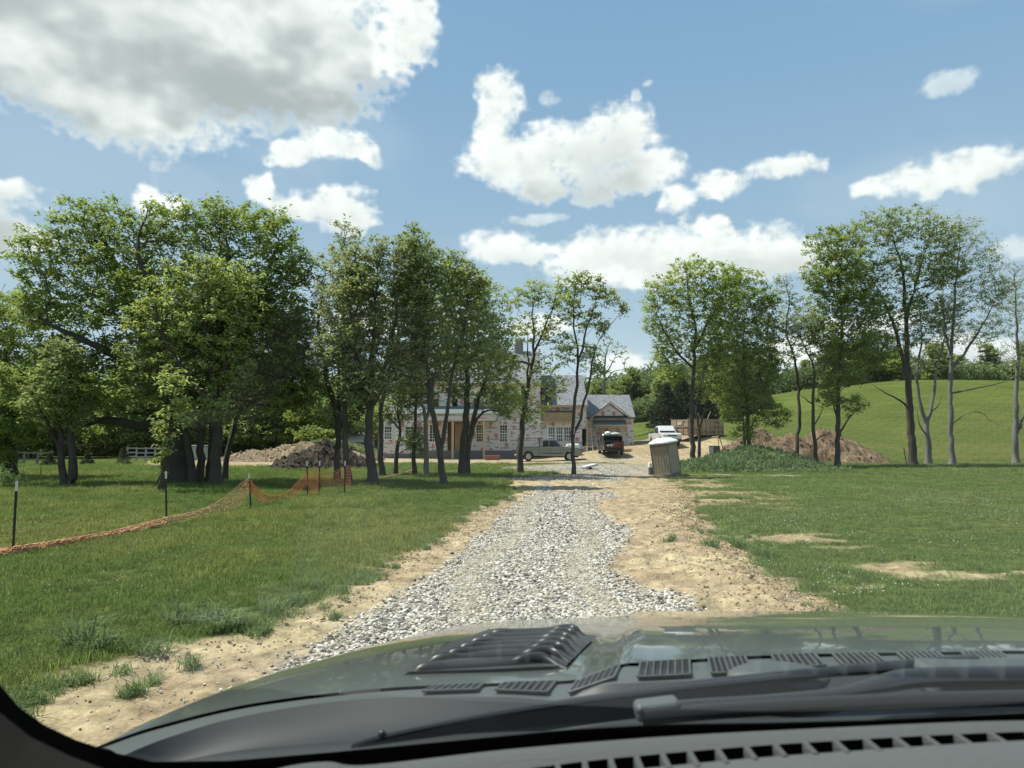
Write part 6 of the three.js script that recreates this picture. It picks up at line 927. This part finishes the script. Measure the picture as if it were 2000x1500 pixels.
  slats.forEach(([x0, x1, y0, y1, x2, y2], k) => {
    const a = onHood(x0, y0), c = onHood(x1, y1), e = onHood(x2, y2), h = 0.022 - k * 0.0008, along = 56;
    const line = new THREE.CatmullRomCurve3([a.clone(), a.clone().lerp(c, 0.08).add(V3(0, h * 0.7, 0)), a.clone().lerp(c, 0.2).add(V3(0, h * 0.78, 0)), a.clone().lerp(c, 0.28).add(V3(0, h * 0.68, 0)), a.clone().lerp(c, 0.76).add(V3(0, h * 0.75, 0)), a.clone().lerp(c, 0.84).add(V3(0, h, 0)), c.clone().add(V3(0, h * 1.05, 0)), c.clone().lerp(e, 0.6).add(V3(0, h * 0.5, 0.004)), e.clone().add(V3(0, 0.004, 0.006))], false, 'centripetal');
    const prof = [[0.012, -0.03], [0.010, -0.010], [0.003, 0.0], [-0.01, 0.001], [-0.045, -0.012], [-0.055, -0.02]];   // towards the driver, up
    tp('louvre', surf((u, v) => { const p = line.getPoint(u), f = v * (prof.length - 1), i = Math.min(prof.length - 2, Math.floor(f)), w = f - i; p.z += mix(prof[i][0], prof[i + 1][0], w); p.y += mix(prof[i][1], prof[i + 1][1], w); return p; }, along, 10), louvreMat, vent);
  });
  // cowl: the grille strip behind the hood, then the dark trough under the wipers
  const cowlLow = P([[235, 1478, 1.06], [330, 1440, 1.12], [480, 1398, 1.18], [700, 1366, 1.24], [960, 1361, 1.26], [1095, 1368, 1.26], [1140, 1352, 1.26], [1190, 1337, 1.26], [1290, 1332, 1.26], [1500, 1322, 1.26], [1800, 1314, 1.26], [2150, 1312, 1.26], [2780, 1350, 1.26]]);
  const cowlTop = (t) => rear(t).add(V3(0, -0.004, 0.006));
  const cowl = tp('cowl_grille', surf((t, s) => { const a = cowlTop(t), b = cowlLow(t), p = a.lerp(b, s); p.y += 0.003 * Math.sin(s * Math.PI); return p; }, 130, 8), plastic);
  const low = P([[225, 1530, 0.98], [330, 1510, 0.99], [480, 1490, 1.0], [700, 1480, 1.0], [960, 1460, 1.0], [1095, 1452, 1.0], [1140, 1450, 1.0], [1190, 1448, 1.0], [1290, 1446, 1.0], [1500, 1440, 1.0], [1800, 1430, 1.0], [2150, 1425, 1.0], [2780, 1440, 1.0]]);
  tp('cowl_trough', surf((t, s) => { const p = cowlLow(t).lerp(low(t), s); p.y += -0.035 * Math.sin(Math.min(1, s * 1.4) * Math.PI) * (s < 0.72 ? 1 : 0.4); return p; }, 100, 12), dull);
  const cowlPt = (px, py) => { let b = null, m = 1e9; for (let i = 0; i <= 600; i++) for (let j = 0; j <= 20; j++) { const t = i / 600, p = cowlTop(t).lerp(cowlLow(t), j / 20).add(V3(0, 0.003 * Math.sin(j / 20 * Math.PI), 0)), q = p.clone().sub(V3(0, EYE, 0)), dz = q.y * sp - q.z * cp, dy = q.y * cp + q.z * sp, d = (1000 + q.x / dz * FOCAL - px) ** 2 + ((750 - dy / dz * FOCAL - py) * 2) ** 2; if (d < m) { m = d; b = p; } } return b.add(V3(0, 0.0062, 0)); };
  for (const c of [[850, 1346, 945, 1341, 930, 1353, 828, 1357], [985, 1339, 1086, 1337, 1070, 1358, 968, 1355], [1126, 1338, 1212, 1304, 1200, 1329, 1112, 1360], [1252, 1298, 1345, 1294, 1348, 1325, 1246, 1328], [1382, 1292, 1455, 1288, 1470, 1318, 1388, 1321], [1508, 1286, 1590, 1283, 1612, 1306, 1520, 1312], [1628, 1284, 1710, 1281, 1735, 1303, 1648, 1306], [1750, 1281, 1830, 1280, 1860, 1300, 1776, 1302], [1880, 1280, 1950, 1280, 1984, 1299, 1908, 1300]]) {
    const [a, b, d, e] = [0, 2, 4, 6].map((k) => cowlPt(c[k], c[k + 1])), v = tp('cowl_vent', quad(a.toArray(), b.toArray(), d.toArray(), e.toArray()), black, cowl);
    for (let i = 1; i < 7; i++) { const p = a.clone().lerp(b, i / 7), q = e.clone().lerp(d, i / 7); part('fin', (() => { const g = bar(p.add(V3(0, 0.001, 0)), q.add(V3(0, 0.001, 0)), 0.0022, 4); g.translate(-O.x, -O.y, -O.z); return g; })(), plastic, cowl); }
    for (const [p, q] of [[a, b], [b, d], [d, e], [e, a]]) part('vent_rim', (() => { const g = bar(p.clone(), q.clone(), 0.0026, 5); g.translate(-O.x, -O.y, -O.z); return g; })(), plastic, cowl);
  }
  // wipers
  const rod = (rows, r, flat, sides = 8) => { const pts = rows.map(([px, py, d]) => at(px, py, d)), curve = new THREE.CatmullRomCurve3(pts, false, 'centripetal'), n = 60; return surf((u, v) => { const p = curve.getPoint(v), a = u * 6.28318, w = typeof r === 'function' ? r(v) : r; return p.add(V3(0, Math.sin(a) * w * flat, Math.cos(a) * w)); }, sides, n); };
  const w1 = tp('wiper', rod([[1095, 1374, 1.10], [1300, 1344, 1.13], [1545, 1319, 1.17], [1720, 1304, 1.19], [1905, 1290, 1.20]], (v) => 0.007 + 0.007 * v, 0.8), bladeMat);
  tp('wiper_blade', [rod([[688, 1457, 1.04], [760, 1436, 1.06], [1000, 1389, 1.09], [1290, 1349, 1.12], [1545, 1321, 1.16]], 0.0065, 0.9)], bladeMat, w1); tp('rubber_edge', surf((u, v) => { const c = new THREE.CatmullRomCurve3([[700, 1456, 1.035], [1000, 1392, 1.085], [1290, 1352, 1.115], [1540, 1325, 1.155]].map((q) => at(...q))).getPoint(u); c.y -= v * 0.03; c.z += v * 0.01; return c; }, 40, 2), rubber, w1);
  tp('pivot_cover', (() => { const g = new THREE.SphereGeometry(1, 24, 14), c = at(1520, 1318, 1.22); g.scale(0.085, 0.022, 0.05); g.translate(c.x, c.y - 0.004, c.z); return g; })(), plastic, w1);
  tp('blade_clip', (() => { const c = at(746, 1434, 1.055); return new THREE.SphereGeometry(0.006, 10, 8).translate(c.x, c.y, c.z); })(), bladeMat, w1);
  const w2 = tp('wiper', rod([[1252, 1393, 1.0], [1300, 1381, 1.005], [1500, 1366, 1.02], [1640, 1352, 1.04], [1720, 1336, 1.06], [1780, 1325, 1.08], [2100, 1318, 1.1]], (v) => 0.009 + 0.010 * smooth(0.45, 0.8, v), 0.75), bladeMat);
  tp('wiper_blade', rod([[1256, 1400, 0.985], [1500, 1382, 1.0], [1800, 1368, 1.01], [2100, 1362, 1.02]], 0.0095, 1.2), rubber, w2);
  tp('end_cap', (() => { const c = at(1285, 1385, 1.0); const g = rbox(-0.032, 0.03, -0.011, 0.013, -0.016, 0.016, 0.008, 3); g.rotateZ(0.12); g.translate(c.x, c.y, c.z); return g; })(), plastic, w2);
  tp('cowl_cover', (() => { const c = at(1915, 1322, 1.17); const g = rbox(-0.10, 0.34, -0.024, 0.022, -0.04, 0.05, 0.014, 3); g.translate(c.x, c.y, c.z); return g; })(), plastic);
  // windshield and its printed black border
  const g0 = at(1000, 1470, 0.93), nrm = V3(0, Math.cos(0.70), -Math.sin(0.70)), up = V3(0, Math.sin(0.70), Math.cos(0.70));
  const onGlass = (px, py, lift = 0) => { const d = ray(px, py), e = V3(0, EYE, 0), k = g0.clone().sub(e).dot(nrm) / d.dot(nrm); return e.add(d.multiplyScalar(k)).add(nrm.clone().multiplyScalar(-lift)); };
  const gl = (x, v) => g0.clone().add(V3(x, 0, 0)).add(up.clone().multiplyScalar(v)).toArray();
  tp('windshield', quad(gl(-0.86, -0.16), gl(1.75, -0.16), gl(1.6, 0.98), gl(-0.74, 0.98)), new THREE.MeshPhysicalMaterial({ color: new THREE.Color().setRGB(0.97, 0.985, 0.975), roughness: 0, transmission: 1, thickness: 0, ior: 1.5, specularIntensity: 1 }));
  const fritTop = [[-160, 1150], [-60, 1265], [0, 1328], [40, 1376], [90, 1411], [150, 1440], [225, 1465], [300, 1483], [450, 1481], [650, 1464], [900, 1440], [1120, 1419], [1300, 1409], [1500, 1406], [1700, 1401], [2000, 1387], [2200, 1380]];
  const fritLow = [[-420, 1240], [-330, 1330], [-240, 1420], [-170, 1470], [-80, 1520], [20, 1560], [150, 1590], [280, 1600], [450, 1600], [650, 1590], [900, 1570], [1120, 1560], [1300, 1550], [1500, 1540], [1700, 1530], [2000, 1520], [2200, 1515]];
  tp('glass_border', surf((u, v) => { const f = u * (fritTop.length - 1), i = Math.min(fritTop.length - 2, Math.floor(f)), w = f - i, m = (L) => [mix(L[i][0], L[i + 1][0], w), mix(L[i][1], L[i + 1][1], w)], a = onGlass(...m(fritTop), 0.003), b = onGlass(...m(fritLow), 0.003); return a.lerp(b, v); }, 96, 2), black);
  // dashboard: far lip, demister slot with its fins, near pad
  const lip = P([[150, 1560, 0.84], [430, 1530, 0.84], [560, 1497, 0.84], [640, 1488, 0.84], [720, 1494, 0.84], [1000, 1463, 0.84], [1300, 1439, 0.84], [1650, 1422, 0.84], [2000, 1409, 0.84], [2500, 1400, 0.84]]);
  const slotFar = P([[150, 1640, 0.79], [430, 1610, 0.79], [560, 1575, 0.79], [640, 1560, 0.79], [760, 1545, 0.79], [1070, 1496, 0.79], [1350, 1467, 0.79], [1660, 1445, 0.79], [2000, 1429, 0.79], [2500, 1416, 0.79]]);
  const slotNear = P([[150, 1650, 0.765], [430, 1620, 0.765], [560, 1590, 0.765], [640, 1575, 0.765], [760, 1560, 0.765], [1080, 1520, 0.765], [1400, 1487, 0.765], [1660, 1467, 0.765], [2000, 1446, 0.765], [2500, 1430, 0.765]]);
  const dash = tp('dashboard', surf((t, s) => { const p = lip(t).lerp(slotFar(t), s); p.y += 0.006 * Math.sin(s * Math.PI); return p; }, 80, 6), dashMat);
  tp('dash_pad', surf((t, s) => { const p = slotNear(t); p.z += s * 0.4; p.y += 0.012 * Math.sin(Math.min(1, s * 4) * Math.PI / 2) - s * s * 0.22; return p; }, 80, 12), dashMat, dash);
  tp('demister_trough', surf((t, s) => { const a = slotFar(t), b = slotNear(t), p = a.lerp(b, s); p.y -= 0.03; return p; }, 60, 2), black, dash);
  for (let i = 0; i < 24; i++) { const t = 0.50 + i * 0.0205, a = slotFar(t), b = slotNear(t); tp('demister_fin', rbox(-0.003, 0.003, -0.028, 0.0015, -0.001, a.distanceTo(b) + 0.004, 0.001, 1).translate(a.x + 0.002, a.y, a.z), dashMat, dash); }
  tp('dash_face', surf((t, s) => { const p = lip(t); p.y -= s * 0.3; p.z -= 0.002; return p; }, 40, 2), black, dash);
  tp('dash_end', surf((u, v) => V3(mix(-0.84, -0.40, u), 1.49 - 0.05 * (1 - u) - 0.1 * v * v, mix(-0.86, -0.2, v)), 12, 8), std(0.012, 0.012, 0.012, 0.95, { specularIntensity: 0.1 }), dash);
  tp('pillar_trim', surf((u, v) => { const a = [[-60, 1330], [0, 1392], [60, 1440], [140, 1478], [240, 1515], [400, 1560]], f = u * 5, i = Math.min(4, Math.floor(f)), w = f - i, p = at(mix(a[i][0], a[i + 1][0], w), mix(a[i][1], a[i + 1][1], w), 0.72), q = at(mix(-260, 200, u), mix(1600, 1760, u), 0.5); return p.lerp(q, v); }, 30, 6), std(0.014, 0.013, 0.012, 0.95, { specularIntensity: 0.1 }));
  // the rest of the cab and body, which close it off from the light behind
  tp('roof', [rbox(-0.82, 1.72, 2.24, 2.30, -0.16, 2.0, 0.03, 2)], paint); tp('cab_back', box(-0.8, 1.7, 0.75, 2.235, 1.95, 2.0), dull); tp('door', [rbox(-0.92, -0.84, 0.7, 1.60, -1.02, 1.94, 0.03, 2)], paint); tp('door', [rbox(1.74, 1.82, 0.7, 1.60, -1.02, 1.94, 0.03, 2)], paint);
  tp('pillar', [bar(V3(-0.90, 1.58, -0.86), V3(-0.80, 2.25, -0.12), 0.045, 8)], dull); tp('pillar', [bar(V3(1.80, 1.58, -0.86), V3(1.70, 2.25, -0.12), 0.045, 8)], dull); tp('cab_floor', box(-0.84, 1.74, 0.6, 0.68, -0.9, 1.95), dull); tp('firewall', box(-0.84, 1.74, 0.62, 1.46, -1.02, -0.95), dull); tp('engine_bay', [box(-0.5, 1.9, 0.7, 1.22, -2.4, -1.03), box(-0.66, -0.5, 0.7, 1.3, -1.9, -1.03)], black);
  tp('grille', rbox(-0.32, 1.72, 0.72, 1.2, -2.53, -2.44, 0.04, 2), dull); tp('front_bumper', rbox(-0.42, 1.82, 0.45, 0.7, -2.72, -2.46, 0.06, 3), dull);
  for (const wx of [-0.3, 1.7]) { const w = new THREE.Group(); w.name = 'wheel'; w.position.set(wx - O.x, 0.44, -1.85 - O.z); w.rotation.y = Math.PI / 2; truck.add(w); const ty = new THREE.LatheGeometry([[0.24, -0.13], [0.38, -0.14], [0.43, -0.12], [0.445, -0.06], [0.445, 0.06], [0.43, 0.12], [0.38, 0.14], [0.24, 0.13]].map((p) => new THREE.Vector2(...p)), 28); ty.rotateX(Math.PI / 2); part('tyre', ty, tyreMat, w); part('rim', new THREE.CylinderGeometry(0.245, 0.245, 0.2, 24).rotateX(Math.PI / 2), rimMat, w); }
}
scene.traverse((o) => { if (o.isMesh) o.castShadow = o.receiveShadow = true; });
renderer.render(scene, camera);
